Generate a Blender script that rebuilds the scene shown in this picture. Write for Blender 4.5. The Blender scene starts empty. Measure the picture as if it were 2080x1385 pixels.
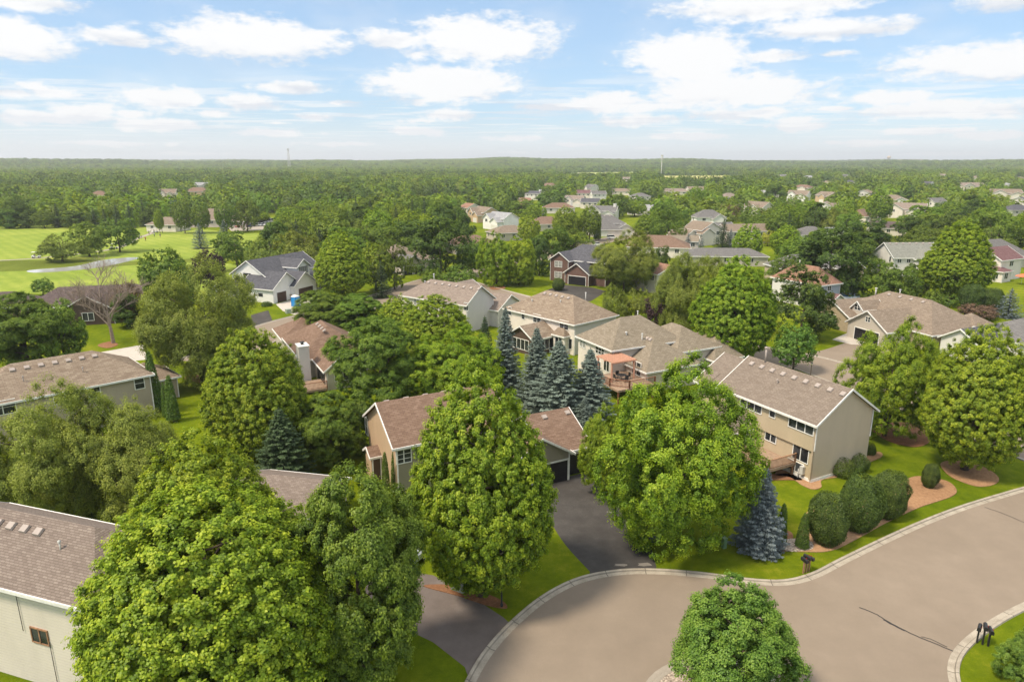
import bpy, bmesh, math, random
import numpy as np
from mathutils import Vector, Matrix
R = math.radians
random.seed(7)
S = bpy.context.scene
COL = S.collection

# ------------------------------------------------------------------ camera, sky, sun, exposure
F = 1387.0; PITCH = R(14.7); CAMH = 30.0
ca, sa = math.cos(PITCH), math.sin(PITCH)
cam = bpy.data.cameras.new('camera'); cam.lens = 36 * F / 2080; cam.sensor_width = 36
cam.clip_start = 0.5; cam.clip_end = 30000
camo = bpy.data.objects.new('camera', cam); COL.objects.link(camo)
camo.location = (0, 0, CAMH); camo.rotation_euler = (R(90) - PITCH, 0, 0)
S.camera = camo
SUN_EL, SUN_AZ = R(57), math.atan2(-0.84, -0.48)      # azimuth measured from +Y towards +X
sunv = Vector((math.sin(SUN_AZ) * math.cos(SUN_EL), math.cos(SUN_AZ) * math.cos(SUN_EL), math.sin(SUN_EL)))
sl = bpy.data.lights.new('sun', 'SUN'); sl.energy = 3.3; sl.angle = R(11.0); sl.color = (1.0, 0.87, 0.68)
so = bpy.data.objects.new('sun', sl); COL.objects.link(so)
so.rotation_euler = sunv.to_track_quat('Z', 'Y').to_euler(); so.location = (0, 0, 200)
S.view_settings.view_transform = 'Standard'; S.view_settings.look = 'None'
S.view_settings.exposure = 0.60; S.view_settings.gamma = 1; S.view_settings.use_curve_mapping = False
S.render.engine = 'CYCLES'
cy = S.cycles
cy.use_denoising = True; cy.max_bounces = 7; cy.diffuse_bounces = 5; cy.glossy_bounces = 2
cy.transmission_bounces = 5; cy.volume_bounces = 0; cy.transparent_max_bounces = 4; cy.caustics_reflective = False
cy.caustics_refractive = False; cy.sample_clamp_indirect = 6
try:
    cy.use_light_tree = False
except Exception: pass
S.render.filter_size = 1.3 if hasattr(S.render, 'filter_size') else None

def ray(px, py):
    x = (px - 1040) / F; u = (692.5 - py) / F
    return (x, ca + u * sa, -sa + u * ca)
def P(px, py, z=0.0):
    d = ray(px, py); t = (z - CAMH) / d[2]
    return Vector((d[0] * t, d[1] * t, z))
def hat(py, Y):                                       # height seen at row py at distance Y
    d = ray(1040, py); return CAMH + d[2] * Y / d[1]
def pix(x, y, z):
    zz = z - CAMH; f = y * ca - zz * sa; u = y * sa + zz * ca
    return (1040 + F * x / f, 692.5 - F * u / f)

# ---- world
W = bpy.data.worlds.new('World'); S.world = W; W.use_nodes = True
nt = W.node_tree; N = nt.nodes; L = nt.links; N.clear()
def nd(t, **k):
    n = N.new(t)
    for a, b in k.items(): setattr(n, a, b)
    return n
def mth(op, a, b=None, c=None):
    n = nd('ShaderNodeMath', operation=op)
    for i, v in enumerate((a, b, c)):
        if v is None: continue
        if isinstance(v, (int, float)): n.inputs[i].default_value = v
        else: L.new(v, n.inputs[i])
    return n.outputs[0]
def vmth(op, a, b=None):
    n = nd('ShaderNodeVectorMath', operation=op)
    for i, v in enumerate((a, b)):
        if v is None: continue
        if isinstance(v, tuple): n.inputs[i].default_value = v
        else: L.new(v, n.inputs[i])
    return n
def mrange(v, a, b, c=0.0, d=1.0, smooth=True):
    n = nd('ShaderNodeMapRange'); n.interpolation_type = 'SMOOTHSTEP' if smooth else 'LINEAR'
    L.new(v, n.inputs['Value'])
    for k, x in (('From Min', a), ('From Max', b), ('To Min', c), ('To Max', d)): n.inputs[k].default_value = x
    return n.outputs['Result']
sky = nd('ShaderNodeTexSky'); sky.sky_type = 'NISHITA'; sky.sun_disc = False
sky.sun_elevation = SUN_EL; sky.sun_rotation = SUN_AZ
sky.air_density = 1.0; sky.dust_density = 0.6; sky.ozone_density = 2.0; sky.altitude = 300
tc = nd('ShaderNodeTexCoord')
sep = nd('ShaderNodeSeparateXYZ'); L.new(tc.outputs['Generated'], sep.inputs[0])
az = mth('ARCTAN2', sep.outputs[0], sep.outputs[1]); el = mth('ARCSINE', sep.outputs[2])
cmb = nd('ShaderNodeCombineXYZ'); L.new(az, cmb.inputs[0]); L.new(el, cmb.inputs[1])
AE = cmb.outputs[0]
# warp the lookup by noise so that the cloud edges billow
def noise(vec, scale, detail, rough=0.55, out='Fac'):
    n = nd('ShaderNodeTexNoise'); n.inputs['Scale'].default_value = scale
    n.inputs['Detail'].default_value = detail; n.inputs['Roughness'].default_value = rough
    L.new(vec, n.inputs['Vector']); return n.outputs[out]
sc1 = vmth('MULTIPLY', AE, (1.0, 2.3, 1.0)).outputs[0]
n1 = noise(sc1, 14, 3, 0.6)
n2 = noise(sc1, 42, 4, 0.62)
# cumulus: photo rows of (px, py of the flat base, half width, height, strength)
CL = [(60,22,100,30,.9),(30,115,115,65,1),(225,92,110,40,.75),(525,112,180,72,1.05),(800,98,95,44,.85),(975,118,165,84,1.05),(845,122,45,25,.7),
      (1560,34,230,52,.95),(1690,78,180,40,.9),(1400,162,125,92,1.1),(1560,132,120,36,.7),(1985,158,200,64,.95),(2060,20,120,40,.8),(900,195,155,58,1.15),
      (1490,212,180,60,1.1),(1240,228,95,42,1),(600,185,70,26,.7),(330,222,100,48,.95),(500,222,70,34,.95),(40,205,80,30,.6),(170,238,70,28,.9),
      (640,250,55,26,.8),(910,248,75,32,.85),(1800,215,120,36,.75),(1900,243,200,40,.9),(1300,258,110,34,.8),(1500,250,170,40,.7),(850,278,110,26,.8),
      (330,268,120,30,.85),(90,255,110,34,.8),(1620,270,90,28,.8),(1400,288,130,24,.8),(2000,288,150,26,.75),(550,280,140,24,.75),(1040,290,120,22,.7),(700,300,160,18,.7),(230,300,180,18,.75),(1750,298,160,18,.7),(250,100,70,26,.6),(1290,230,70,30,.7),(1700,120,70,22,.5),(700,215,70,16,.5),(430,240,60,22,.7),(120,205,80,20,.6),(1180,300,120,16,.7),(1900,320,160,14,.7),(400,318,170,12,.7),(1050,315,120,12,.7)]
rcl = random.Random(4)
for _i in range(26): _y = rcl.uniform(190, 312); CL.append((rcl.uniform(-20, 2100), _y, rcl.uniform(38, 110) * (1.25 - (_y - 190) / 300), rcl.uniform(12, 30) * (1.15 - (_y - 190) / 200), rcl.uniform(.55, .95)))
def blobs(AEv):
    best = None
    for px, py, w, h, st in CL:
        d = Vector(ray(px, py)).normalized(); a0 = math.atan2(d.x, d.y); e0 = math.asin(d.z)
        c = vmth('SUBTRACT', AEv, (a0, e0 + 0.36 * h / F, 0)).outputs[0]
        c = vmth('MULTIPLY', c, (F / (w * 1.04), F / (h * 0.60), 0)).outputs[0]
        ln = vmth('LENGTH', c).outputs['Value']
        g = mth('SUBTRACT', st, ln)
        best = g if best is None else mth('SMOOTH_MAX', best, g, 0.10)
    return best
best = blobs(AE); below = blobs(vmth('ADD', AE, (0.0, -0.013, 0)).outputs[0])
nn = mth('ADD', mth('MULTIPLY', mth('SUBTRACT', n1, 0.5), 1.0), mth('MULTIPLY', mth('SUBTRACT', n2, 0.5), 1.15))
dens = mth('ADD', best, nn)
cum = mrange(dens, -0.04, 0.50)
# thin layered cloud towards the horizon (a flat deck seen edge on)
zz = mth('MAXIMUM', sep.outputs[2], 0.012)
pv = nd('ShaderNodeCombineXYZ')
L.new(mth('DIVIDE', sep.outputs[0], zz), pv.inputs[0]); L.new(mth('DIVIDE', sep.outputs[1], zz), pv.inputs[1])
n3 = noise(vmth('MULTIPLY', pv.outputs[0], (0.42, 0.62, 1)).outputs[0], 1.0, 5, 0.62)
lay = mth('MULTIPLY', mrange(n3, 0.47, 0.60), mrange(el, 0.15, 0.07, 0.0, 0.62))
veil = mrange(el, 0.07, 0.0, 0.0, 0.7)
n4 = noise(vmth('MULTIPLY', AE, (3.0, 7.0, 1)).outputs[0], 2.2, 3)
thin = mth('MULTIPLY', mrange(n4, 0.42, 0.72), 0.25)
over = mth('MULTIPLY', mrange(el, 0.24, 0.42, 0, 0.85), mrange(n4, 0.36, 0.6))   # unseen broken cloud overhead, added for fill light
cov = mth('MAXIMUM', cum, mth('MAXIMUM', lay, mth('MAXIMUM', veil, thin)))
shade = mrange(mth('ADD', mth('ADD', below, mth('MULTIPLY', nn, 0.8)), mth('MULTIPLY', lay, 0.5)), -0.45, 0.35)
shade = mth('MAXIMUM', shade, mrange(el, 0.10, 0.0, 0.0, 0.95))
mixc = nd('ShaderNodeMix', data_type='RGBA'); L.new(shade, mixc.inputs['Factor'])
mixc.inputs['A'].default_value = (3.35, 3.55, 3.88, 1); mixc.inputs['B'].default_value = (4.45, 4.47, 4.5, 1)
tint = nd('ShaderNodeMix', data_type='RGBA', blend_type='MULTIPLY'); tint.inputs['Factor'].default_value = 1
L.new(sky.outputs[0], tint.inputs['A']); tint.inputs['B'].default_value = (.66, .70, .72, 1)
even = nd('ShaderNodeMix', data_type='RGBA'); even.inputs['Factor'].default_value = 0.5
L.new(tint.outputs['Result'], even.inputs['A']); even.inputs['B'].default_value = (2.2, 3.15, 4.35, 1)
mx = nd('ShaderNodeMix', data_type='RGBA'); L.new(cov, mx.inputs['Factor'])
L.new(even.outputs['Result'], mx.inputs['A']); L.new(mixc.outputs['Result'], mx.inputs['B'])
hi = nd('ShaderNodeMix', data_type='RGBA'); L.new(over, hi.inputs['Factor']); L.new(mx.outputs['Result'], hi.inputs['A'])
hi.inputs['B'].default_value = (8.6, 8.3, 7.7, 1)         # overhead cloud above the frame, brightened to lift the fill
bg = nd('ShaderNodeBackground'); bg.inputs['Strength'].default_value = 0.15
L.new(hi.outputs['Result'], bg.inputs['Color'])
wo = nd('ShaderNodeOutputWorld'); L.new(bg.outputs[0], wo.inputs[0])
W.cycles.sampling_method = 'MANUAL'; W.cycles.sample_map_resolution = 512

# ------------------------------------------------------------------ materials
def mat(name):
    m = bpy.data.materials.new(name); m.use_nodes = True
    return m
class MB:
    """small node helper bound to one material"""
    def __init__(s, name, rough=0.8, spec=0.3):
        s.m = mat(name); s.t = s.m.node_tree; s.N = s.t.nodes; s.L = s.t.links
        s.b = s.N['Principled BSDF']; s.b.inputs['Roughness'].default_value = rough
        s.b.inputs['Specular IOR Level'].default_value = spec
        s.tc = s.N.new('ShaderNodeTexCoord')
    def n(s, t, **k):
        n = s.N.new(t)
        for a, b in k.items(): setattr(n, a, b)
        return n
    def noise(s, scale, detail=4, rough=0.6, vec=None, coord='Object', st=None):
        n = s.n('ShaderNodeTexNoise'); n.inputs['Scale'].default_value = scale
        n.inputs['Detail'].default_value = detail; n.inputs['Roughness'].default_value = rough
        v = vec or s.tc.outputs[coord]
        if st:
            mp = s.n('ShaderNodeMapping'); mp.inputs['Scale'].default_value = st; s.L.new(v, mp.inputs[0]); v = mp.outputs[0]
        s.L.new(v, n.inputs['Vector']); return n.outputs['Fac']
    def ramp(s, fac, cols, pos=None):
        r = s.n('ShaderNodeValToRGB'); e = r.color_ramp.elements
        pos = pos or [i / (len(cols) - 1) for i in range(len(cols))]
        while len(e) < len(cols): e.new(0.5)
        for i, (c, p) in enumerate(zip(cols, pos)): e[i].position = p; e[i].color = (*c, 1)
        s.L.new(fac, r.inputs[0]); return r.outputs['Color']
    def mix(s, f, a, b, mode='MIX'):
        n = s.n('ShaderNodeMix', data_type='RGBA', blend_type=mode)
        for k, v in (('Factor', f), ('A', a), ('B', b)):
            if isinstance(v, (int, float)): n.inputs[k].default_value = v
            elif isinstance(v, tuple): n.inputs[k].default_value = (*v, 1)
            else: s.L.new(v, n.inputs[k])
        return n.outputs['Result']
    def math(s, op, a, b=None):
        n = s.n('ShaderNodeMath', operation=op)
        for i, v in enumerate((a, b)):
            if v is None: continue
            if isinstance(v, (int, float)): n.inputs[i].default_value = v
            else: s.L.new(v, n.inputs[i])
        return n.outputs[0]
    def col(s, c):
        if isinstance(c, tuple): s.b.inputs['Base Color'].default_value = (*c, 1)
        else: s.L.new(c, s.b.inputs['Base Color'])
        return s
    def bump(s, h, dist=0.02, strength=0.6):
        n = s.n('ShaderNodeBump'); n.inputs['Distance'].default_value = dist; n.inputs['Strength'].default_value = strength
        s.L.new(h, n.inputs['Height']); s.L.new(n.outputs[0], s.b.inputs['Normal']); return s

MC = {}
def plain(name, c, rough=0.6, spec=0.3, var=0.12):
    if name in MC: return MC[name]
    b = MB(name, rough, spec); f = b.noise(3.0, 4)
    lo = tuple(x * (1 - var) for x in c); hi = tuple(min(1, x * (1 + var)) for x in c)
    b.col(b.ramp(f, [lo, hi], [0.3, 0.7])); MC[name] = b.m; return b.m
def siding(name, c, pitch=0.13):
    if name in MC: return MC[name]
    b = MB(name, 0.65, 0.25)
    sp = b.n('ShaderNodeSeparateXYZ'); b.L.new(b.tc.outputs['Object'], sp.inputs[0])
    fr = b.math('FRACT', b.math('DIVIDE', sp.outputs[2], pitch))
    f = b.noise(0.6, 5, st=(1, 1, .35)); g = b.noise(9, 3, st=(1, 1, 4))
    base = b.ramp(f, [tuple(x * .93 for x in c), tuple(x * 1.06 for x in c)], [.3, .7])
    base = b.mix(b.math('MULTIPLY', g, 0.16), base, tuple(x * .8 for x in c))
    lap = b.math('LESS_THAN', fr, 0.14)
    b.col(b.mix(b.math('MULTIPLY', lap, 0.22), base, tuple(x * .4 for x in c)))
    b.bump(fr, 0.02, 0.8); MC[name] = b.m; return b.m
def shingles(name, cols, w=0.45, h=0.18):
    if name in MC: return MC[name]
    b = MB(name, 0.92, 0.15)
    uv = b.tc.outputs['UV']
    br = b.n('ShaderNodeTexBrick'); b.L.new(uv, br.inputs['Vector'])
    br.inputs['Scale'].default_value = 1; br.inputs['Brick Width'].default_value = w; br.inputs['Row Height'].default_value = h
    br.inputs['Mortar Size'].default_value = 0.018; br.inputs['Mortar Smooth'].default_value = 0.3; br.inputs['Bias'].default_value = 0.0
    br.offset = 0.37
    br.inputs['Color1'].default_value = (0, 0, 0, 1); br.inputs['Color2'].default_value = (1, 1, 1, 1); br.inputs['Mortar'].default_value = (0.1, 0.1, 0.1, 1)
    f = b.math('ADD', b.math('MULTIPLY', br.outputs['Color'], 0.42), b.math('MULTIPLY', b.noise(1.1, 5, .7, vec=uv), 0.62))
    c1 = b.ramp(f, cols, [0.12, 0.5, 0.88])
    big = b.noise(0.18, 3, .5, vec=uv)
    c2 = b.mix(b.math('MULTIPLY', big, 0.25), c1, cols[0])
    c3 = b.mix(b.math('MULTIPLY', br.outputs['Fac'], 0.45), c2, tuple(x * .45 for x in cols[0]))
    gr = b.noise(55, 2, .7, vec=uv)
    c4 = b.mix(0.35, c3, b.mix(1.0, c3, b.ramp(gr, [(.45,)*3, (1.5,)*3], [.25, .75]), 'MULTIPLY'))
    b.col(c4); b.bump(br.outputs['Fac'], -0.03, 0.6); MC[name] = b.m; return b.m
def brick(name, cols, sc=1.0):
    if name in MC: return MC[name]
    b = MB(name, 0.85, 0.2)
    sp = b.n('ShaderNodeSeparateXYZ'); b.L.new(b.tc.outputs['Object'], sp.inputs[0])
    cb = b.n('ShaderNodeCombineXYZ'); b.L.new(b.math('ADD', sp.outputs[0], sp.outputs[1]), cb.inputs[0]); b.L.new(sp.outputs[2], cb.inputs[1])
    br = b.n('ShaderNodeTexBrick'); b.L.new(cb.outputs[0], br.inputs['Vector'])
    br.inputs['Scale'].default_value = 1; br.inputs['Brick Width'].default_value = .3 * sc; br.inputs['Row Height'].default_value = .11 * sc
    br.inputs['Mortar Size'].default_value = 0.012
    br.inputs['Color1'].default_value = (*cols[0], 1); br.inputs['Color2'].default_value = (*cols[1], 1); br.inputs['Mortar'].default_value = (*cols[2], 1)
    f = b.noise(0.8, 4)
    b.col(b.mix(b.math('MULTIPLY', f, .35), br.outputs['Color'], tuple(x * .6 for x in cols[0]))); b.bump(br.outputs['Fac'], -0.01, .5)
    MC[name] = b.m; return b.m
def ground_mat(name, cols, s1=0.9, s2=14, bump=0.03, rough=0.95, s0=0.06, mow=False):
    if name in MC: return MC[name]
    b = MB(name, rough, 0.04)
    f = b.math('ADD', b.math('ADD', b.math('MULTIPLY', b.noise(s1, 6, .7), .42), b.math('MULTIPLY', b.noise(s2, 4, .75), .35)), b.math('MULTIPLY', b.noise(s0, 3, .6), .38))
    if mow:
        wv = b.n('ShaderNodeTexWave'); wv.bands_direction = 'DIAGONAL'; wv.inputs['Scale'].default_value = 0.12; wv.inputs['Distortion'].default_value = 1.2
        wv.inputs['Detail'].default_value = 3
        b.L.new(b.tc.outputs['Object'], wv.inputs['Vector'])
        f = b.math('ADD', f, b.math('MULTIPLY', wv.outputs['Fac'], 0.06))
    b.col(b.ramp(f, cols, [0.40 + 0.36 * i / (len(cols) - 1) for i in range(len(cols))]))
    b.bump(b.noise(s2 * 1.7, 3, .8), bump, .7); MC[name] = b.m; return b.m
M_grass = ground_mat('lawn_grass', [(.042, .072, .003), (.090, .132, .004), (.135, .175, .006), (.23, .235, .018)], 1.1, 13, 0.10, mow=True)
M_golf = ground_mat('golf_grass', [(.125, .185, .025), (.20, .26, .038), (.30, .335, .065)], 0.09, 0.9, 0.05, s0=.03, mow=True)
M_rough = ground_mat('meadow_grass', [(.07, .09, .010), (.12, .15, .02), (.18, .19, .03)], 0.1, 1.2, 0.1)
M_asph = ground_mat('asphalt_tan', [(.198, .160, .125), (.232, .188, .147), (.275, .225, .178)], 0.35, 34, 0.004, s0=.05)
M_drive = ground_mat('asphalt_dark', [(.045, .041, .040), (.068, .063, .060), (.11, .103, .096)], 0.7, 30, 0.006, s0=.15)
M_drive2 = ground_mat('asphalt_worn', [(.12, .10, .09), (.155, .13, .12), (.21, .18, .165)], 0.7, 30, 0.006, s0=.15)
M_conc = ground_mat('concrete', [(.24, .21, .175), (.32, .285, .24), (.42, .37, .32)], 1.3, 22, 0.004)
def kerb_mat():
    b = MB('kerb_concrete', .9, .1); f = b.math('ADD', b.math('MULTIPLY', b.noise(1.3, 5), .6), b.math('MULTIPLY', b.noise(20, 3), .4))
    sp = b.n('ShaderNodeSeparateXYZ'); b.L.new(b.tc.outputs['UV'], sp.inputs[0])
    j = b.math('LESS_THAN', b.math('FRACT', b.math('DIVIDE', sp.outputs[0], 3.05)), .022)
    g2 = b.math('LESS_THAN', b.math('ABSOLUTE', b.math('SUBTRACT', sp.outputs[1], -.02)), .03)
    c = b.ramp(f, [(.25, .215, .17), (.34, .30, .245), (.44, .39, .32)], [.35, .5, .65])
    b.col(b.mix(b.math('MULTIPLY', b.math('MAXIMUM', j, b.math('MULTIPLY', g2, .6)), .75), c, (.08, .07, .055))); return b.m
M_kerb = kerb_mat()
M_pave = ground_mat('concrete_pale', [(.36, .32, .28), (.46, .42, .37), (.55, .5, .45)], 1.3, 12, 0.004)
M_mulch = ground_mat('wood_mulch', [(.22, .12, .065), (.38, .225, .125), (.52, .34, .21)], 3.5, 22, 0.05)
M_mulchd = ground_mat('wood_mulch_dark', [(.13, .06, .03), (.24, .12, .065), (.36, .2, .12)], 3.5, 22, 0.05)
M_tar = plain('crack_filler', (.03, .027, .027))
M_stain = plain('patch', (.2, .18, .16))
def gravel(name):
    b = MB(name, 0.8, .3)
    v = b.n('ShaderNodeTexVoronoi'); v.inputs['Scale'].default_value = 7.0; b.L.new(b.tc.outputs['Object'], v.inputs['Vector'])
    b.col(b.mix(.85, (.3, .25, .2), b.mix(1.0, b.ramp(v.outputs['Distance'], [(.6, .52, .43), (.42, .34, .27), (.12, .09, .07)], [0, .5, 1]), b.ramp(v.outputs['Color'], [(.5,)*3, (1.3,)*3]), 'MULTIPLY')))
    b.bump(v.outputs['Distance'], -.06, .9); return b.m
M_grav = gravel('river_stones')
def glass_mat():
    b = MB('window_glass', .05, .35); f = b.noise(.7, 2)
    b.col(b.ramp(f, [(.012, .015, .018), (.05, .055, .06)], [.4, .6])); return b.m
M_glass = glass_mat()
M_curt = plain('window_glass_curtained', (.30, .30, .29), .12, .6)
M_white = plain('white_trim', (.74, .73, .70), .5)
M_vent = plain('roof_vent_metal', (.34, .29, .26), .5)
M_steel = plain('galvanised', (.5, .49, .47), .35, .5)
M_dark = plain('black_metal', (.018, .018, .02), .45, .4)
M_bark = plain('bark', (.10, .078, .06), .9, .1, .35)
M_wood = plain('cedar_wood', (.30, .17, .10), .7, .2, .25)
M_deck = plain('deck_boards', (.34, .24, .17), .7, .2, .2)
M_perg = plain('pergola_wood', (.56, .31, .22), .7, .2, .15)
M_redw = plain('stained_railing', (.20, .085, .045), .6, .2, .2)
M_garb = plain('garage_dark', (.016, .014, .018), .45, .4)
M_garbr = plain('garage_brown', (.075, .045, .035), .5, .3)
M_garw = plain('garage_white', (.7, .68, .64), .5, .3)
M_water = None
def water():
    b = MB('water', .12, .8); b.col((.40, .40, .38)); b.bump(b.noise(1.2, 3), .01, .1); return b.m  # pale base colour stands in for the sky's reflection
M_water = water()

SH = dict(
 brown=shingles('shingles_brown', [(.14, .088, .063), (.205, .135, .098), (.285, .195, .148)], .5, .2),
 tan=shingles('shingles_tan', [(.16, .125, .095), (.235, .185, .142), (.33, .268, .21)]),
 taupe=shingles('shingles_taupe', [(.165, .13, .104), (.215, .174, .142), (.28, .232, .19)], .45, .17),
 mix=shingles('shingles_blend', [(.165, .122, .09), (.255, .198, .148), (.35, .29, .22)], .6, .22),
 near=shingles('shingles_rose', [(.15, .118, .10), (.215, .172, .147), (.295, .245, .21)], .36, .15),
 olive=shingles('shingles_olive', [(.17, .14, .10), (.245, .205, .155), (.33, .28, .22)]),
 pinkt=shingles('shingles_pink_tan', [(.18, .142, .12), (.255, .205, .172), (.335, .278, .235)]),
 grey=shingles('shingles_grey', [(.11, .105, .105), (.165, .158, .155), (.23, .22, .215)]),
 slate=shingles('shingles_charcoal', [(.06, .06, .07), (.10, .10, .115), (.15, .15, .165)]),
 dkbr=shingles('shingles_dark_brown', [(.075, .055, .055), (.12, .09, .088), (.17, .135, .13)]),
 rust=shingles('shingles_rust', [(.21, .11, .078), (.29, .165, .115), (.37, .23, .165)]),
 green=shingles('shingles_sage', [(.17, .17, .15), (.23, .235, .205), (.30, .30, .27)]),
 maroon=shingles('shingles_maroon', [(.12, .06, .065), (.18, .10, .10), (.25, .15, .15)]))
WL = dict(
 beige=siding('siding_beige', (.52, .43, .30)), beiged=siding('siding_beige_shade', (.58, .485, .375)), tan=siding('siding_tan', (.42, .355, .285)),  # second beige is a gable copy, its shaded-side tone put into the colour
 peach=siding('siding_peach', (.56, .40, .26)), front=siding('siding_peach_shade', (.32, .285, .225)), white=siding('siding_white', (.72, .69, .66)),  # olive grey is the peach house's shaded front, shade put into the colour
 cream=siding('siding_cream', (.76, .69, .62)), lav=siding('siding_pale_grey', (.62, .59, .575)), lgrey=siding('siding_light_taupe', (.54, .485, .42)),
 pure=siding('siding_bright_white', (.82, .81, .79)), near=siding('siding_cream_pink', (.72, .65, .57), .2), buff=siding('siding_buff', (.50, .40, .29)),
 dkgrey=siding('siding_charcoal', (.10, .10, .11)), orange=siding('siding_orange', (.55, .33, .17)), blueg=siding('siding_blue_grey_shade', (.36, .40, .45)),
 brick=brick('brick_red', [(.17, .085, .065), (.11, .06, .05), (.22, .18, .16)]),
 stone=brick('stone_buff', [(.44, .34, .22), (.36, .29, .19), (.30, .26, .2)], 1.4),
 brown=siding('siding_brown', (.10, .065, .05)))

# ------------------------------------------------------------------ object helpers
def tag(o, label=None, cat=None, group=None, kind=None):
    if label: o['label'] = label
    if cat: o['category'] = cat
    if group: o['group'] = group
    if kind: o['kind'] = kind
    return o
def empty(name, loc, rz=0.0):
    o = bpy.data.objects.new(name, None); COL.objects.link(o); o.location = loc; o.rotation_euler = (0, 0, rz)
    o.empty_display_size = .2; return o
def link(name, me, parent=None, loc=None):
    o = bpy.data.objects.new(name, me); COL.objects.link(o)
    if parent: o.parent = parent
    if loc is not None: o.location = loc
    return o
class G:
    """mesh collector: polygons with uv and several materials"""
    def __init__(s): s.v = []; s.f = []; s.uv = []; s.mi = []; s.sm = []
    def poly(s, pts, uv=None, mi=0, smooth=False):
        i = len(s.v); s.v += [tuple(p) for p in pts]; s.f.append(tuple(range(i, i + len(pts)))); s.uv.append(uv); s.mi.append(mi); s.sm.append(smooth)
    def box(s, x0, x1, y0, y1, z0, z1, mi=0, M=None):
        c = [Vector((x, y, z)) for z in (z0, z1) for y in (y0, y1) for x in (x0, x1)]
        if M is not None: c = [M @ p for p in c]
        for q in ((0, 2, 3, 1), (4, 5, 7, 6), (0, 1, 5, 4), (2, 6, 7, 3), (0, 4, 6, 2), (1, 3, 7, 5)): s.poly([c[k] for k in q], mi=mi)
    def tube(s, path, rad, n=8, mi=0, cap=True, smooth=True):
        rings = []
        for i, p in enumerate(path):
            p = Vector(p); a = Vector(path[max(i - 1, 0)]); b = Vector(path[min(i + 1, len(path) - 1)])
            d = (b - a).normalized(); u = d.orthogonal().normalized() if abs(d.z) < .9 else Vector((1, 0, 0)).cross(d).normalized(); w = d.cross(u)
            r = rad[i] if isinstance(rad, (list, tuple)) else rad
            rings.append([p + (u * math.cos(2 * math.pi * k / n) + w * math.sin(2 * math.pi * k / n)) * r for k in range(n)])
        base = len(s.v)
        for r_ in rings: s.v += [tuple(q) for q in r_]
        for i in range(len(rings) - 1):
            for k in range(n):
                a = base + i * n + k; b = base + i * n + (k + 1) % n
                s.f.append((a, b, b + n, a + n)); s.uv.append(None); s.mi.append(mi); s.sm.append(smooth)
        if cap:
            s.f.append(tuple(base + k for k in range(n))[::-1]); s.uv.append(None); s.mi.append(mi); s.sm.append(False)
            t = base + (len(rings) - 1) * n
            s.f.append(tuple(t + k for k in range(n))); s.uv.append(None); s.mi.append(mi); s.sm.append(False)
    def lathe(s, prof, c=(0, 0), n=16, mi=0):
        base = len(s.v)
        for r, z in prof:
            s.v += [(c[0] + r * math.cos(2 * math.pi * k / n), c[1] + r * math.sin(2 * math.pi * k / n), z) for k in range(n)]
        for i in range(len(prof) - 1):
            for k in range(n):
                a = base + i * n + k; b = base + i * n + (k + 1) % n
                s.f.append((a, b, b + n, a + n)); s.uv.append(None); s.mi.append(mi); s.sm.append(True)
    def mesh(s, name, mats):
        me = bpy.data.meshes.new(name); me.from_pydata(s.v, [], s.f)
        for m in (mats if isinstance(mats, (list, tuple)) else [mats]): me.materials.append(m)
        me.polygons.foreach_set('material_index', s.mi); me.polygons.foreach_set('use_smooth', s.sm)
        if any(u for u in s.uv):
            lay = me.uv_layers.new(name='UVMap'); k = 0
            for f, u in zip(s.f, s.uv):
                for j in range(len(f)):
                    lay.data[k].uv = u[j] if u else (0, 0); k += 1
        me.update(); return me
    def build(s, name, mats, parent=None, loc=None): return link(name, s.mesh(name, mats), parent, loc)
def copy_tree(o, parent=None):
    c = o.copy(); COL.objects.link(c); c.parent = parent
    for ch in [x for x in KIDS.get(o.name, [])] or list(o.children): copy_tree(ch, c)
    return c
KIDS = {}

# ------------------------------------------------------------------ terrain
def smooth(a, b, x):
    t = np.clip((x - a) / (b - a), 0, 1); return t * t * (3 - 2 * t)
def terr(x, y):
    x = np.asarray(x, float); y = np.asarray(y, float)
    D = np.hypot(x, y); A = np.arctan2(x, y)
    roll = 1 + .22 * np.sin(A * 9 + 1.0) + .12 * np.sin(A * 23 + D * .0006) + .07 * np.sin(A * 51 + 2)
    mid = np.exp(-((A - 0.02) / .33) ** 2)
    ridge = (20 + 7 * mid) * roll * smooth(2000, 3400, D) + 12 * (.6 + .4 * np.sin(A * 7 + 4)) * smooth(4200, 6200, D)
    bumpm = 3 * smooth(700, 1300, D) * (0.5 + .5 * np.sin(x * .0031 + 1.3) * np.cos(y * .0027))
    return ridge + bumpm
def ground_sheet():
    rs = [0] + list(np.geomspace(12, 9000, 90)); na = 144
    v = [(0, 0, 0)]; f = []
    for r in rs[1:]:
        for k in range(na):
            a = 2 * math.pi * k / na; x, y = r * math.sin(a), r * math.cos(a); v.append((x, y, float(terr(x, y)) if r > 650 else 0.0))
    for k in range(na): f.append((0, 1 + (k + 1) % na, 1 + k))
    for i in range(len(rs) - 2):
        for k in range(na):
            a = 1 + i * na + k; b = 1 + i * na + (k + 1) % na; f.append((a, b, b + na, a + na))
    me = bpy.data.meshes.new('ground'); me.from_pydata(v, [], f); me.materials.append(M_grass)
    for p in me.polygons: p.use_smooth = True
    return tag(link('ground', me), kind='structure')
ground_sheet()
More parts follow.
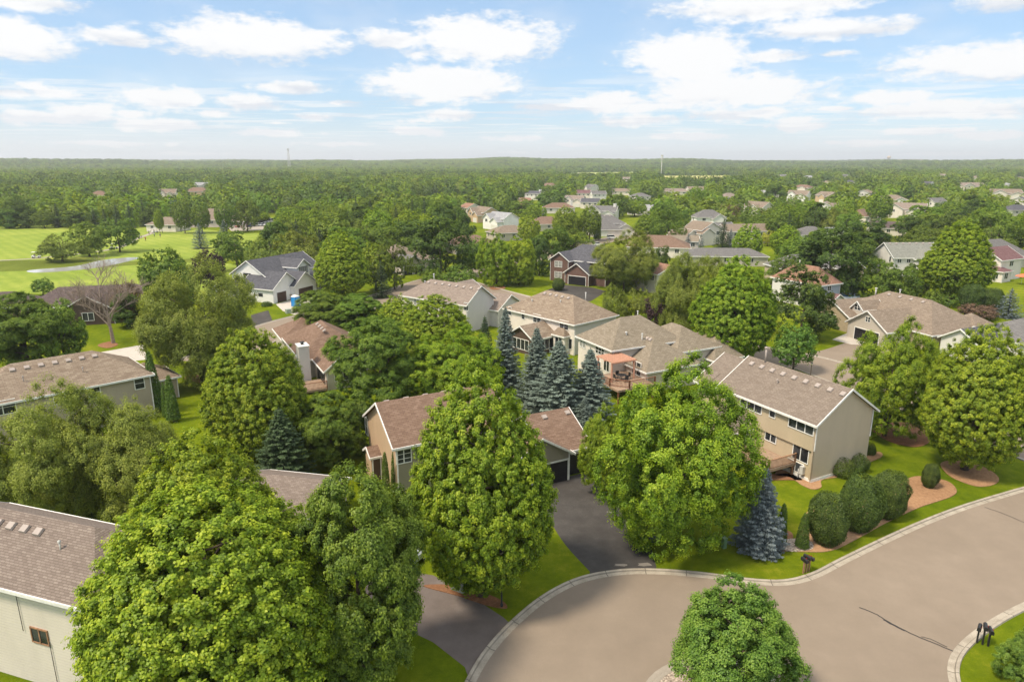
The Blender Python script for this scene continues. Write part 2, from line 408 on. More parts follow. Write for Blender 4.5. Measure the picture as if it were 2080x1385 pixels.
def crom(pts, n=6, closed=False):
    out = []; m = len(pts)
    rng = range(m) if closed else range(m - 1)
    for i in rng:
        g = (lambda k: pts[k % m]) if closed else (lambda k: pts[min(max(k, 0), m - 1)])
        p0, p1, p2, p3 = g(i - 1), g(i), g(i + 1), g(i + 2)
        for t in range(n):
            t /= n
            out.append(tuple(.5 * (2 * b + (-a + c) * t + (2 * a - 5 * b + 4 * c - d) * t * t + (-a + 3 * b - 3 * c + d) * t ** 3) for a, b, c, d in zip(p0, p1, p2, p3)))
    if not closed: out.append(tuple(pts[-1]))
    return out
def W2(pxs): return [tuple(P(x, y)[:2]) for x, y in pxs]
def sheet(name, pts, z, m, kind='structure', th=0.0):
    bm = bmesh.new(); vs = [bm.verts.new((x, y, z)) for x, y in pts]
    f = bm.faces.new(vs)
    if f.normal.z < 0 or f.calc_area() < 0: pass
    f.normal_update()
    if f.normal.z < 0: f.normal_flip()
    if th:
        r = bmesh.ops.extrude_face_region(bm, geom=[f])
        for e in r['geom']:
            if isinstance(e, bmesh.types.BMVert): e.co.z += th
        bmesh.ops.recalc_face_normals(bm, faces=bm.faces)
    bmesh.ops.triangulate(bm, faces=[q for q in bm.faces if len(q.verts) > 4])
    me = bpy.data.meshes.new(name); bm.to_mesh(me); bm.free(); me.materials.append(m)
    return tag(link(name, me), kind=kind)
def strip(name, pts, w, z, m, prof=None, kind='structure', side=0):
    """ribbon along pts; prof = [(offset, height)...] across"""
    prof = prof or [(-w / 2, z), (w / 2, z)]
    g = G(); rows = []; ss = [0.0]
    for a, b in zip(pts, pts[1:]): ss.append(ss[-1] + math.hypot(b[0] - a[0], b[1] - a[1]))
    for i, p in enumerate(pts):
        a = Vector(pts[max(i - 1, 0)]); b = Vector(pts[min(i + 1, len(pts) - 1)]); d = (b - a).normalized(); nrm = Vector((-d.y, d.x))
        rows.append([(p[0] + nrm.x * o, p[1] + nrm.y * o, h) for o, h in prof])
    for i in range(len(rows) - 1):
        for k in range(len(prof) - 1):
            q = [rows[i][k], rows[i + 1][k], rows[i + 1][k + 1], rows[i][k + 1]]
            g.poly(q, [(ss[i], prof[k][0]), (ss[i + 1], prof[k][0]), (ss[i + 1], prof[k + 1][0]), (ss[i], prof[k + 1][0])])
    o = g.build(name, m); return tag(o, kind=kind)

# cul-de-sac road in front
UP = [(900, 1560), (922, 1460), (952, 1385), (990, 1322), (1045, 1262), (1110, 1210), (1180, 1176), (1260, 1161), (1340, 1160), (1430, 1167), (1510, 1178), (1590, 1182), (1650, 1168), (1710, 1138), (1790, 1099), (1870, 1063), (1950, 1032), (2030, 1007), (2110, 985), (2300, 940), (2700, 860)]
LO = [(2900, 1000), (2500, 1090), (2250, 1165), (2150, 1205), (2080, 1235), (2020, 1268), (1968, 1308), (1943, 1345), (1945, 1390), (1975, 1450), (2040, 1540)]
up = crom(W2(UP)); lo = crom(W2(LO))
sheet('road', up + lo + W2([(1900, 1900), (1200, 1900)]), 0.010, M_asph)
KP = [(-.42, .014), (-.05, .03), (.0, .10), (.12, .13), (.20, .12), (.24, -.05)]
KPn = [(-a, b) for a, b in KP]
strip('kerb', up, .6, 0, M_kerb, KP)
strip('kerb', lo, .6, 0, M_kerb, KP)
isl = []
ic = P(1475, 1445)
for k in range(40):
    a = 2 * math.pi * k / 40; isl.append((ic.x + 4.3 * math.cos(a), ic.y + 3.9 * math.sin(a)))
sheet('gravel_bed', isl, 0.02, M_grav, th=.10)
strip('kerb', [isl[k % 40] for k in range(41)][::-1], .6, 0, M_conc, [(-.2, .13), (.0, .14), (.12, .12), (.2, .03), (.5, .016)][::1])
for nm, pts, w in (('pavement_crack', [(1745, 1233), (1778, 1246), (1800, 1260), (1836, 1279), (1872, 1296), (1900, 1307), (1935, 1322)], .09),
                   ('pavement_crack', [(1870, 1293), (1890, 1298), (1925, 1314)], .07), ('pavement_crack', [(2000, 1030), (2040, 1044), (2085, 1063)], .07),
                   ('pavement_crack', [(1795, 1258), (1812, 1268), (1838, 1280)], .16)):
    q = [(a + random.uniform(-.03, .03), b + random.uniform(-.03, .03)) for a, b in crom(W2(pts), 5)]
    strip(nm, q, w, .018 + w * .03, M_tar)
# driveways
sheet('driveway', crom(W2([(1192, 958), (1215, 985), (1250, 1022), (1290, 1068), (1318, 1105), (1333, 1150)]), 4) + W2([(1333, 1164), (1265, 1163), (1198, 1174)]) + crom(W2([(1198, 1160), (1150, 1108), (1118, 1060), (1090, 1015), (1070, 990)]), 4), 0.008, M_drive)
sheet('driveway_far', W2([(1022, 1253), (1040, 1270), (990, 1325), (955, 1385), (944, 1354), (880, 1304), (800, 1265), (740, 1200), (760, 1150), (880, 1168), (940, 1200)]), 0.008, M_drive2)
# streets behind the first row of houses
def road_px(pts, w, z=.012, m=M_asph, kerb=True, name='street'):
    c = crom(W2(pts), 8); strip(name, c, w, z, m)
    if kerb:
        strip('kerb', c, w, 0, M_conc, [(w / 2 - .05, .02), (w / 2 + .3, .05), (w / 2 + .35, .13), (w / 2 + .5, .12), (w / 2 + .52, -.03)])
        strip('kerb', c, w, 0, M_conc, [(-w / 2 + .05, .02), (-w / 2 - .3, .05), (-w / 2 - .35, .13), (-w / 2 - .5, .12), (-w / 2 - .52, -.03)][::-1])
road_px([(420, 735), (560, 668), (700, 630), (800, 600), (880, 572), (960, 556), (1080, 525), (1200, 495), (1330, 470)], 9)
road_px([(905, 567), (980, 590), (1100, 622), (1280, 665), (1450, 700), (1560, 722), (1660, 742), (1790, 790), (1980, 860), (2300, 985)], 8.5, .016)
road_px([(1640, 735), (1720, 722), (1800, 690), (1900, 640)], 8, .020, kerb=False)
sheet('driveway_brick_house', W2([(1140, 578), (1203, 584), (1232, 592), (1200, 612), (1120, 618), (1110, 590)]), .024, M_drive)
sheet('driveway_white_house', W2([(560, 618), (650, 592), (660, 612), (600, 640), (575, 632)]), .008, M_pave)
sheet('driveway_dark', W2([(510, 640), (545, 630), (560, 668), (515, 680)]), .008, M_drive)
sheet('driveway_right', W2([(1690, 690), (1740, 668), (1800, 686), (1780, 700), (1730, 700)]), .026, M_pave)
sheet('driveway_shingle_house', W2([(1400, 715), (1450, 690), (1530, 715), (1480, 740), (1420, 728)]), .008, M_asph)
sheet('driveway_left', W2([(150, 725), (290, 700), (300, 730), (160, 745)]), .008, M_pave)
sheet('parking_lot', W2([(455, 452), (560, 444), (575, 466), (470, 470)]), .03, M_conc)
sheet('parking_lot', W2([(640, 436), (700, 434), (705, 444), (645, 448)]), .03, M_conc)
# golf course
sheet('fairway', W2([(-300, 470), (0, 462), (150, 455), (330, 463), (420, 466), (470, 474), (560, 474), (575, 492), (520, 515), (420, 524), (270, 531), (120, 527), (-300, 536)]), .006, M_golf)
sheet('fairway', W2([(-300, 556), (0, 549), (140, 548), (265, 538), (330, 533), (430, 530), (520, 545), (500, 585), (420, 600), (200, 600), (40, 596), (-300, 605)]), .006, M_golf)
sheet('fairway', W2([(790, 474), (860, 468), (880, 480), (850, 492), (800, 492)]), .006, M_golf)
sheet('fairway', W2([(560, 423), (700, 428), (840, 400), (930, 397), (1020, 397), (1000, 408), (870, 424), (740, 440), (560, 440)]), .006, M_golf)
sheet('field', W2([(1335, 361), (1480, 360), (1500, 371), (1440, 377), (1350, 376)]), 3.1, plain('dry_field', (.40, .38, .13), .9, .1))
sheet('field', W2([(1120, 353), (1290, 351), (1310, 363), (1200, 367), (1130, 364)]), 3.1, plain('pale_field', (.30, .34, .09), .9, .1))
sheet('meadow', W2([(-300, 536), (120, 527), (270, 531), (420, 524), (520, 515), (560, 530), (430, 530), (265, 539), (140, 549), (-300, 557)]), .010, M_rough)
sheet('pond', crom(W2([(60, 549), (150, 541), (205, 529), (262, 523), (282, 525), (235, 537), (190, 545), (130, 551), (70, 554)]), 5, True), .016, M_water)
strip('cart_path', crom(W2([(-60, 532), (60, 526), (110, 521), (200, 511), (250, 500), (275, 486), (305, 475), (325, 464), (400, 462), (455, 461)]), 6), 2.1, .020, M_conc)

# mulch beds and lawn trees' rings
def bed(pts, m=M_mulch, z=.008, th=.05, name='mulch_bed'): sheet(name, crom(W2(pts), 5, True), z, m, th=th)
bed([(1603, 1115), (1625, 1080), (1640, 1040), (1700, 1030), (1800, 1000), (1850, 970), (1885, 970), (1925, 978), (1943, 996), (1930, 1010), (1870, 1030), (1800, 1062), (1740, 1095), (1690, 1118), (1640, 1121)])
bed([(1500, 1098), (1540, 1085), (1580, 1075), (1610, 1085), (1600, 1118), (1560, 1118), (1520, 1108)], M_mulchd)
bed([(1575, 1108), (1600, 1096), (1640, 1098), (1652, 1108), (1645, 1118), (1600, 1120)], M_grav, .03, .06, 'stone_bed')
bed([(1912, 940), (1950, 935), (2000, 950), (2028, 970), (2020, 984), (1985, 988), (1940, 973), (1918, 957)])
bed([(1770, 865), (1830, 858), (1880, 868), (1890, 895), (1860, 908), (1810, 898), (1778, 880)], M_mulchd)
bed([(1655, 975), (1700, 955), (1765, 925), (1786, 918), (1788, 930), (1720, 955), (1708, 968), (1670, 975), (1668, 990), (1650, 994), (1628, 985), (1605, 970), (1575, 965), (1590, 955)])
bed([(1540, 968), (1600, 962), (1630, 975), (1600, 975), (1560, 975)], M_mulchd)
bed([(200, 700), (225, 694), (240, 700), (222, 707), (204, 705)], M_mulchd)
bed([(375, 768), (400, 760), (425, 768), (405, 778)], M_mulchd)
bed([(860, 1190), (930, 1190), (1010, 1215), (1030, 1235), (990, 1230), (930, 1210)], M_mulchd)
bed([(995, 583), (1020, 580), (1026, 586), (1002, 589)], M_mulchd)

# ------------------------------------------------------------------ houses
HB = []                                                # footprints (world points) for keeping trees out
VENT = None
def vent_mesh():
    g = G(); g.box(-.22, .22, -.2, .2, 0, .07)
    a = [(-.28, -.26, .07), (.28, -.26, .07), (.28, .26, .07), (-.28, .26, .07)]; b = [(-.24, -.22, .2), (.24, -.22, .2), (.24, .22, .2), (-.24, .22, .2)]
    g.poly(b); g.poly(a[::-1])
    for k in range(4): g.poly([a[k], a[(k + 1) % 4], b[(k + 1) % 4], b[k]])
    return g.mesh('roof_vent', M_vent)
class House:
    def __init__(s, label, O, yaw, wall='beige', roof='tan', name='house', cat='house', group=None):
        s.root = empty(name, (O[0], O[1], 0), R(yaw)); tag(s.root, label, cat, group)
        s.O = Vector((O[0], O[1], 0)); s.yaw = R(yaw); s.wall = wall; s.roofm = roof
        s.c, s.s_ = math.cos(s.yaw), math.sin(s.yaw)
    def w2l(s, p):
        d = Vector(p) - s.O; return Vector((d.x * s.c + d.y * s.s_, -d.x * s.s_ + d.y * s.c, d.z))
    def l2w(s, x, y, z=0): return Vector((s.O.x + x * s.c - y * s.s_, s.O.y + x * s.s_ + y * s.c, z))
    def body(s, x0, x1, y0, y1, z0, z1, m=None, name='wall'):
        g = G(); g.box(x0, x1, y0, y1, z0, z1); return g.build(name, WL[m or s.wall] if isinstance(m or s.wall, str) else m, s.root)
    def wing(s, x0, x1, y0, y1, ze, rise, axis='x', kind='gable', z0=-.4, over=.4, wall=None, roof=None, hipend=None, trim=True, faces=None):
        """axis = direction of the ridge. hipend: set of ends ('0','1') hipped; others gabled"""
        ends = {'gable': set(), 'hip': {0, 1}}[kind] if hipend is None else set(hipend)
        HB.append([tuple(s.l2w(a, b)[:2]) for a, b in ((x0, y0), (x1, y0), (x1, y1), (x0, y1))])
        # local frame: u along ridge, v across
        def T(u, v, z): return (u, v, z) if axis == 'x' else (v, u, z)
        (u0, u1), (v0, v1) = ((x0, x1), (y0, y1)) if axis == 'x' else ((y0, y1), (x0, x1))
        half = (v1 - v0) / 2; vm = (v0 + v1) / 2; sl_ = rise / half; oh = over; zo = ze - sl_ * oh
        # walls
        g = G()
        def wallq(pts, mi): g.poly(pts, mi=mi)
        fm = faces or {}
        ml = [WL[wall or s.wall]]
        def mi_for(k):
            if k in fm:
                m = WL[fm[k]]
                if m not in ml: ml.append(m)
                return ml.index(m)
            return 0
        side = {'x': {'v0': 'S', 'v1': 'N', 'u0': 'W', 'u1': 'E'}, 'y': {'v0': 'W', 'v1': 'E', 'u0': 'S', 'u1': 'N'}}[axis]
        wallq([T(u0, v0, z0), T(u1, v0, z0), T(u1, v0, ze), T(u0, v0, ze)], mi_for(side['v0']))
        wallq([T(u1, v1, z0), T(u0, v1, z0), T(u0, v1, ze), T(u1, v1, ze)], mi_for(side['v1']))
        for e, u in ((0, u0), (1, u1)):
            k = side['u0'] if e == 0 else side['u1']
            if e in ends: wallq([T(u, v0, z0), T(u, v1, z0), T(u, v1, ze), T(u, v0, ze)], mi_for(k))
            else: wallq([T(u, v0, z0), T(u, v1, z0), T(u, v1, ze), T(u, vm, ze + rise), T(u, v0, ze)], mi_for(k))
        me = g.mesh('wall', ml)
        bm = bmesh.new(); bm.from_mesh(me); bmesh.ops.remove_doubles(bm, verts=bm.verts, dist=.001); bmesh.ops.recalc_face_normals(bm, faces=bm.faces); bm.to_mesh(me); bm.free()
        link('wall', me, s.root)
        # roof polygons
        lift = .06
        A0, A1, B0, B1 = u0 - oh, u1 + oh, v0 - oh, v1 + oh
        zr = ze + rise + lift; zo += lift
        r0 = u0 + half if 0 in ends else A0; r1 = u1 - half if 1 in ends else A1
        if r0 > r1: r0 = r1 = (r0 + r1) / 2
        polys = [[(A0, B0, zo), (A1, B0, zo), (r1, vm, zr), (r0, vm, zr)], [(A1, B1, zo), (A0, B1, zo), (r0, vm, zr), (r1, vm, zr)]]
        if 0 in ends: polys.append([(A0, B1, zo), (A0, B0, zo), (r0, vm, zr)])
        if 1 in ends: polys.append([(A1, B0, zo), (A1, B1, zo), (r1, vm, zr)])
        th = .16; g = G()
        mroof = SH[roof or s.roofm]
        for p in polys:
            if (Vector(p[-1]) - Vector(p[-2])).length < 1e-4: p = p[:-1]
            a, b = Vector(p[0]), Vector(p[1]); e = (b - a).normalized(); n = e.cross(Vector(p[2]) - a).normalized(); t = n.cross(e)
            uv = [((Vector(q) - a).dot(e) + a.x, (Vector(q) - a).dot(t)) for q in p]
            q = [T(*k) for k in p]
            g.poly(q if axis == 'x' else q[::-1], uv if axis == 'x' else uv[::-1])
            q2 = [T(k[0], k[1], k[2] - th) for k in p]
            g.poly(q2[::-1] if axis == 'x' else q2)
        ro = g.build('roof', mroof, s.root)
        # fascia boards on outer edges
        if trim:
            g = G()
            def board(a, b, off):
                a = Vector(T(*a)); b = Vector(T(*b)); o = Vector(T(*off)); up = Vector((0, 0, 1))
                pts = [a + up * .02, b + up * .02, b - up * .2, a - up * .2]; q = [p + o * .05 for p in pts]
                g.poly(q); g.poly([p - o * .03 for p in pts][::-1])
                g.poly([pts[0] - o * .03, pts[1] - o * .03, q[1], q[0]]); g.poly([pts[3] - o * .03, q[3], q[2], pts[2] - o * .03])
                g.poly([pts[0] - o * .03, q[0], q[3], pts[3] - o * .03]); g.poly([pts[1] - o * .03, pts[2] - o * .03, q[2], q[1]])
            board((A0, B0, zo), (A1, B0, zo), (0, -1, 0)); board((A0, B1, zo), (A1, B1, zo), (0, 1, 0))
            for e, A, o in ((0, A0, -1), (1, A1, 1)):
                if e in ends: board((A, B0, zo), (A, B1, zo), (o, 0, 0))
                else: board((A, B0, zo), (A, vm, zr), (o, 0, 0)); board((A, B1, zo), (A, vm, zr), (o, 0, 0))
            g.build('fascia', M_white, ro)
        if trim and s.O.y < 260:
            for cx_, cy_ in ((x0 + .1, y0 - .07), (x1 - .1, y0 - .07)):
                g = G(); g.box(cx_ - .05, cx_ + .05, cy_ - .04, cy_ + .04, z0 + .1, ze - .1); g.build('downpipe', M_white, s.root)
        w = dict(x0=x0, x1=x1, y0=y0, y1=y1, ze=ze, rise=rise, axis=axis, vm=vm, half=half, r0=r0, r1=r1, roof=ro, T=T)
        return w
    def rz(s, w, u, v): return w['ze'] + .06 + w['rise'] * (1 - abs(v - w['vm']) / w['half'])
    def vents(s, w, n, side=-1, off=.75, a=.1, b=.9):
        global VENT
        VENT = VENT or vent_mesh()
        for i in range(n):
            u = w['r0'] + (w['r1'] - w['r0']) * (a + (b - a) * i / max(1, n - 1)); v = w['vm'] + side * off
            x, y, z = w['T'](u, v, s.rz(w, u, v)); o = link('roof_vent', VENT, w['roof'], (x, y, z - .04))
            sl_ = math.atan2(w['rise'], w['half']) * (-side)
            o.rotation_euler = (-sl_, 0, 0) if False else ((sl_, 0, 0) if w['axis'] == 'x' else (0, -sl_, 0))
    def pipe(s, w, u, v, h=.9, r=.07, m=None):
        x, y, z = w['T'](u, v, s.rz(w, u, v)); g = G()
        g.tube([(0, 0, -.2), (0, 0, h)], r, 8); g.lathe([(r * 1.9, h - .02), (r * 1.9, h + .1), (0.001, h + .16)], n=8)
        g.build('vent_pipe', m or M_steel, w['roof'], (x, y, z))
    def face(s, w, side):
        """returns origin, u dir, normal of a wall face"""
        return {'S': (Vector((w['x0'], w['y0'], 0)), Vector((1, 0, 0)), Vector((0, -1, 0)), w['x1'] - w['x0']),
                'N': (Vector((w['x1'], w['y1'], 0)), Vector((-1, 0, 0)), Vector((0, 1, 0)), w['x1'] - w['x0']),
                'W': (Vector((w['x0'], w['y1'], 0)), Vector((0, -1, 0)), Vector((-1, 0, 0)), w['y1'] - w['y0']),
                'E': (Vector((w['x1'], w['y0'], 0)), Vector((0, 1, 0)), Vector((1, 0, 0)), w['y1'] - w['y0'])}[side]
    def px(s, w, side, px, py):
        """the point of a wall face that lies on the sight line (u, z)"""
        o, u, n, _ = s.face(w, side); c = s.w2l((0, 0, CAMH)); d = ray(px, py)
        dl = Vector((d[0] * s.c + d[1] * s.s_, -d[0] * s.s_ + d[1] * s.c, d[2]))
        t = (o - c).dot(n) / dl.dot(n); q = c + dl * t; return ((q - o).dot(u), q.z)
    def win(s, w, side, u, z, ww=.9, h=1.3, n=2, bars=0, glass=None, frame=None, off=0, shut=None, name='window'):
        o, ud, nn, _ = s.face(w, side); base = o + ud * u + nn * (off + .0)
        M = Matrix((( ud.x, nn.x, 0, base.x), (ud.y, nn.y, 0, base.y), (0, 0, 1, z), (0, 0, 0, 1)))
        det = ud.x * nn.y - ud.y * nn.x
        g = G(); t = .08; W_, H_ = ww / 2, h / 2
        def bx(a, b, c_, d): g.box(a, b, .0, .07, c_, d, M=M)
        bx(-W_, W_, H_ - t, H_); bx(-W_, W_, -H_, -H_ + t); bx(-W_, -W_ + t, -H_ + t, H_ - t); bx(W_ - t, W_, -H_ + t, H_ - t)
        for i in range(1, n): x = -W_ + ww * i / n; bx(x - .045, x + .045, -H_ + t, H_ - t)
        if bars:
            for k in range(1, bars): z_ = -H_ + h * k / bars; g.box(-W_ + t, W_ - t, .035, .06, z_ - .02, z_ + .02, M=M)
            for i in range(2 * n): x = -W_ + ww * (i + .5) / (2 * n) + 0; 
        f = g.build(name, frame or M_white, s.root)
        g = G(); pts = [M @ Vector((a, .03, b)) for a, b in ((-W_ + .02, -H_ + .02), (W_ - .02, -H_ + .02), (W_ - .02, H_ - .02), (-W_ + .02, H_ - .02))]
        g.poly(pts if det < 0 else pts[::-1]); g.build('pane', glass or (M_curt if random.random() < .12 else M_glass), f)
        return f
    def winp(s, w, side, px, py, ww=.9, h=1.3, **k):
        u, z = s.px(w, side, px, py); return s.win(w, side, u, z, ww, h, **k)
    def door(s, w, side, u, ww, h, m, name='garage_door', z0=0.0, rows=4, cols=4, off=0):
        o, ud, nn, _ = s.face(w, side); base = o + ud * u + nn * off
        M = Matrix((( ud.x, nn.x, 0, base.x), (ud.y, nn.y, 0, base.y), (0, 0, 1, z0), (0, 0, 0, 1)))
        g = G(); g.box(-ww / 2 - .12, -ww / 2, 0, .09, 0, h + .14, M=M); g.box(ww / 2, ww / 2 + .12, 0, .09, 0, h + .14, M=M); g.box(-ww / 2, ww / 2, 0, .09, h, h + .14, M=M)
        fr = G(); cw, rh = ww / cols, h / rows
        fr.box(-ww / 2, ww / 2, 0, .03, 0, h, M=M)
        for i in range(rows):
            for j in range(cols): fr.box(-ww / 2 + j * cw + .06, -ww / 2 + (j + 1) * cw - .06, .03, .05, i * rh + .05, (i + 1) * rh - .03, M=M)
        d = fr.build(name, m, s.root); g.build('door_frame', M_white, d); return d
    def chimney(s, x0, x1, y0, y1, z1, m='lav'):
        g = G(); g.box(x0, x1, y0, y1, -.3, z1); c = g.build('chimney', WL[m], s.root)
        g = G(); g.box(x0 - .08, x1 + .08, y0 - .08, y1 + .08, z1, z1 + .14); xm, ym = (x0 + x1) / 2, (y0 + y1) / 2
        g.build('chimney_cap', M_white, c)
        g = G(); g.lathe([(.2, z1 + .14), (.2, z1 + .4), (.32, z1 + .42), (.3, z1 + .55), (.01, z1 + .6)], (xm, ym), 12); g.build('flue', M_dark, c)
    def railing(s, pts, z, m, h=.95, name='railing', parent=None, gap=.16):
        g = G()
        for a, b in zip(pts, pts[1:]):
            a = Vector((*a, z)); b = Vector((*b, z)); L_ = (b - a).length; d = (b - a) / L_; n_ = max(1, int(L_ / gap))
            up = Vector((0, 0, 1)); sd = Vector((-d.y, d.x, 0))
            def bar(p, q, w_, h_):
                c = [p + sd * w_, p - sd * w_, q - sd * w_, q + sd * w_]; t = [k + up * h_ for k in c]
                g.poly(c); g.poly(t[::-1])
                for i in range(4): g.poly([c[i], t[i], t[(i + 1) % 4], c[(i + 1) % 4]])
            bar(a + up * h, b + up * h, .07, .05); bar(a + up * .1, b + up * .1, .03, .05)
            for i in range(n_ + 1):
                p = a + d * (L_ * i / n_); g.box(p.x - .02, p.x + .02, p.y - .02, p.y + .02, z + .1, z + h)
            for p in (a, b): g.box(p.x - .07, p.x + .07, p.y - .07, p.y + .07, z - .2, z + h + .1)
        return g.build(name, m, parent or s.root)
    def deck(s, x0, x1, y0, y1, z, m=None, posts=True, rail=None, pm=None):
        g = G(); n = int((y1 - y0) / .15)
        for i in range(n): a = y0 + i * .15; g.box(x0, x1, a, a + .138, z - .04, z)
        g.box(x0 + .02, x1 - .02, y0 + .02, y1 - .02, z - .28, z - .05)
        d = g.build('deck', m or M_deck, s.root)
        for x in (x0 + .2, x1 - .2):
            for y in (y0 + .2, y1 - .2):
                g = G(); g.box(x - .09, x + .09, y - .09, y + .09, -.2, z - .28); g.build('deck_post', pm or M_wood, d)
        if rail: s.railing(rail, z, pm or M_wood, parent=d)
        return d

# --- beige two-storey house on the right, in front
h = House('large beige two-storey house with taupe roof beside the curved mulch beds', (28.66, 60.24), 27.5, 'beige', 'taupe')
w = h.wing(0, 8.3, 0, 12.3, 6.3, 2.7, 'y', z0=3.25, faces={'S': 'beiged'})
lw = h.wing(.25, 8.3, .002, 12.3, 3.3, .01, 'y', over=-.3, trim=False, faces={'S': 'beiged'}) if False else None
h.body(.22, 8.28, .02, 12.2, .35, 3.25, 'beige'); h.body(.24, 8.26, .005, .019, .35, 3.25, 'beiged')
g = G(); g.box(.15, 8.35, -.04, 12.25, -.4, .35); g.build('foundation', M_white, h.root)
g = G()
for u in (0.02, ): pass
g.box(-.03, .12, -.03, .12, .35, 6.2); g.build('corner_trim', WL['buff'], h.root)
h.vents(w, 9, -1, .8, .03, .9); h.pipe(w, 10.2, 4.0, 1.6, .1, M_vent)
h.pipe(w, 6.8, 2.2, .35, .06, M_vent)
low = dict(w); low['x0'] = .22
h.winp(w, 'W', 1526, 820, 3.0, 1.45, n=3, glass=M_glass); h.winp(w, 'W', 1570, 836, .8, 1.3, n=1, glass=M_glass); h.winp(w, 'W', 1628, 861, 3.0, 1.5, n=3, glass=M_glass)
h.winp(low, 'W', 1566, 886, 1.5, 1.2, n=2, glass=M_glass); h.winp(low, 'W', 1627, 918, 1.9, 1.9, n=2, glass=M_glass); 
h.win(low, 'W', h.px(low, 'W', 1614, 961)[0], .98, 2.0, 1.1, n=2)
# rear wing and its roof
w2 = h.wing(1.2, 9.6, 12.3, 17.2, 5.4, 2.6, 'y', 'gable')
# porch wing with door
w3 = h.wing(-3.6, .2, 7.6, 12.6, 3.2, 1.5, 'x', 'gable', roof='taupe')
h.door(w3, 'S', 2.9, 1.0, 2.1, M_garw, 'door', .9, 2, 1)
d = h.deck(-3.6, .2, 1.9, 7.55, 1.35, M_deck, rail=[(.15, 1.95), (-3.5, 1.95), (-3.5, 7.5)], pm=M_wood)
g = G(); g.box(-.15, .2, .75, 1.15, .6, 1.4); g.tube([(-.02, 1.35, -.3), (-.02, 1.35, 1.0)], .05, 6); g.build('electric_meter', M_steel, h.root)

# --- brown-roofed house in the middle
h = House('peach-walled house with brown shingle roof behind the big front maple', (-10.5, 57.1), 28, 'front', 'brown')
w = h.wing(0, 11.5, 0, 8.7, 5.35, 2.65, 'x', faces={'W': 'peach'})
h.vents(w, 6, 1, .5, .1, .9)
h.winp(w, 'W', 745, 865, .95, 1.9, n=1, bars=2); h.winp(w, 'S', 820, 926, 1.5, 1.4, n=2, bars=3, glass=M_glass)
h.win(w, 'S', 5.5, 4.2, 1.8, 1.3, n=2, bars=3); h.win(w, 'S', 9, 4.2, 1.8, 1.3, n=2, bars=3); h.win(w, 'S', 6, 1.6, 1.8, 1.5, n=2)
cw = h.wing(-1.0, 0, 4.6, 6.6, 2.6, .6, 'x', wall='brown', roof='brown', over=.2, faces={'W': 'peach', 'S': 'brown'})
ga = h.wing(9.6, 16.1, -4.0, 4.2, 3.0, 2.0, 'y', faces={'S': 'front'}, hipend={1})
gb = h.wing(14.0, 18.7, -3.2, 5.2, 2.9, 2.4, 'x', faces={})
h.door(ga, 'S', 4.3, 3.9, 2.15, M_garb); h.door(gb, 'S', 3.45, 2.3, 2.15, M_garb, cols=2)
g = G(); g.box(-.12, .12, -.1, .1, 0, .35); g.build('wall_lamp', M_dark, h.root, (16.3 - .05 + .3, -3.3, 1.9))
h.vents(gb, 2, -1, .6, .4, .9)

# --- modern white farmhouse
h = House('white farmhouse with charcoal gables and brown garage doors by the golf course', tuple(P(556, 617)[:2]), 66, 'pure', 'slate')
a = h.wing(0, 8.6, 0, 9, 3.3, 3.0, 'y'); b = h.wing(5.6, 13, -1.0, 7, 3.2, 2.6, 'y')
m = h.wing(3.0, 21, 4.5, 14.5, 5.4, 3.1, 'x'); dm = h.wing(10.4, 14.6, 2.0, 8.5, 6.6, 1.5, 'y', z0=3.6)
c = h.wing(13, 21, 1.0, 6, 3.1, 1.4, 'x', wall='dkgrey'); e = h.wing(-1.8, 3.0, 10.5, 15.0, 2.9, 1.4, 'x'); e2 = h.wing(-3.2, 0, 7.8, 10.2, 2.2, 1.0, 'x')
h.door(a, 'S', 2.6, 2.9, 2.2, M_garbr); h.door(b, 'S', 3.8, 4.9, 2.2, M_garbr)
h.win(m, 'W', 4.6, 4.8, 2.2, 1.7, n=2, frame=M_dark); h.win(dm, 'S', 2.1, 5.6, 2.9, 1.5, n=4, frame=M_dark); h.win(a, 'W', 5.5, 1.7, 1.2, .7, n=2, frame=M_dark)
h.win(c, 'S', 3, 1.5, 1.6, 1.8); h.vents(a, 3, 1, .8)
g = G(); g.box(5.15, 5.6, -.12, 0, 0, 1.2); g.build('stone_pier', WL['stone'], h.root)

# --- brown hip-roof house with tall chimney
h = House('brown hip-roofed house with tall pale chimney and screened porch', tuple(P(660, 800)[:2]), 28, 'lgrey', 'brown')
m = h.wing(-1, 8.6, 8.2, 22, 3.0, 3.2, 'y', 'hip'); g2 = h.wing(-1.2, 6.5, 22, 30, 2.8, 2.2, 'y', 'hip')
p = h.wing(.6, 6.3, 1.2, 10.5, 3.0, 2.2, 'y', wall='lgrey', roof='brown', hipend={1})
h.chimney(-2.0, -.6, 5.2, 7.2, 5.4, 'lav'); h.vents(m, 4, -1, .7, -.3, .8)
h.win(p, 'S', 2.85, 2.3, 3.6, 2.4, n=3); h.win(p, 'W', 7.5, 1.4, 1.9, 2.0, n=2, frame=M_dark); h.win(p, 'W', 5.2, 1.4, 1.9, 2.0, n=2, frame=M_dark)
h.deck(-3.2, .6, .5, 5.0, .6, M_deck, rail=[(.5, .6), (-3.1, .6), (-3.1, 4.9)], pm=M_redw)

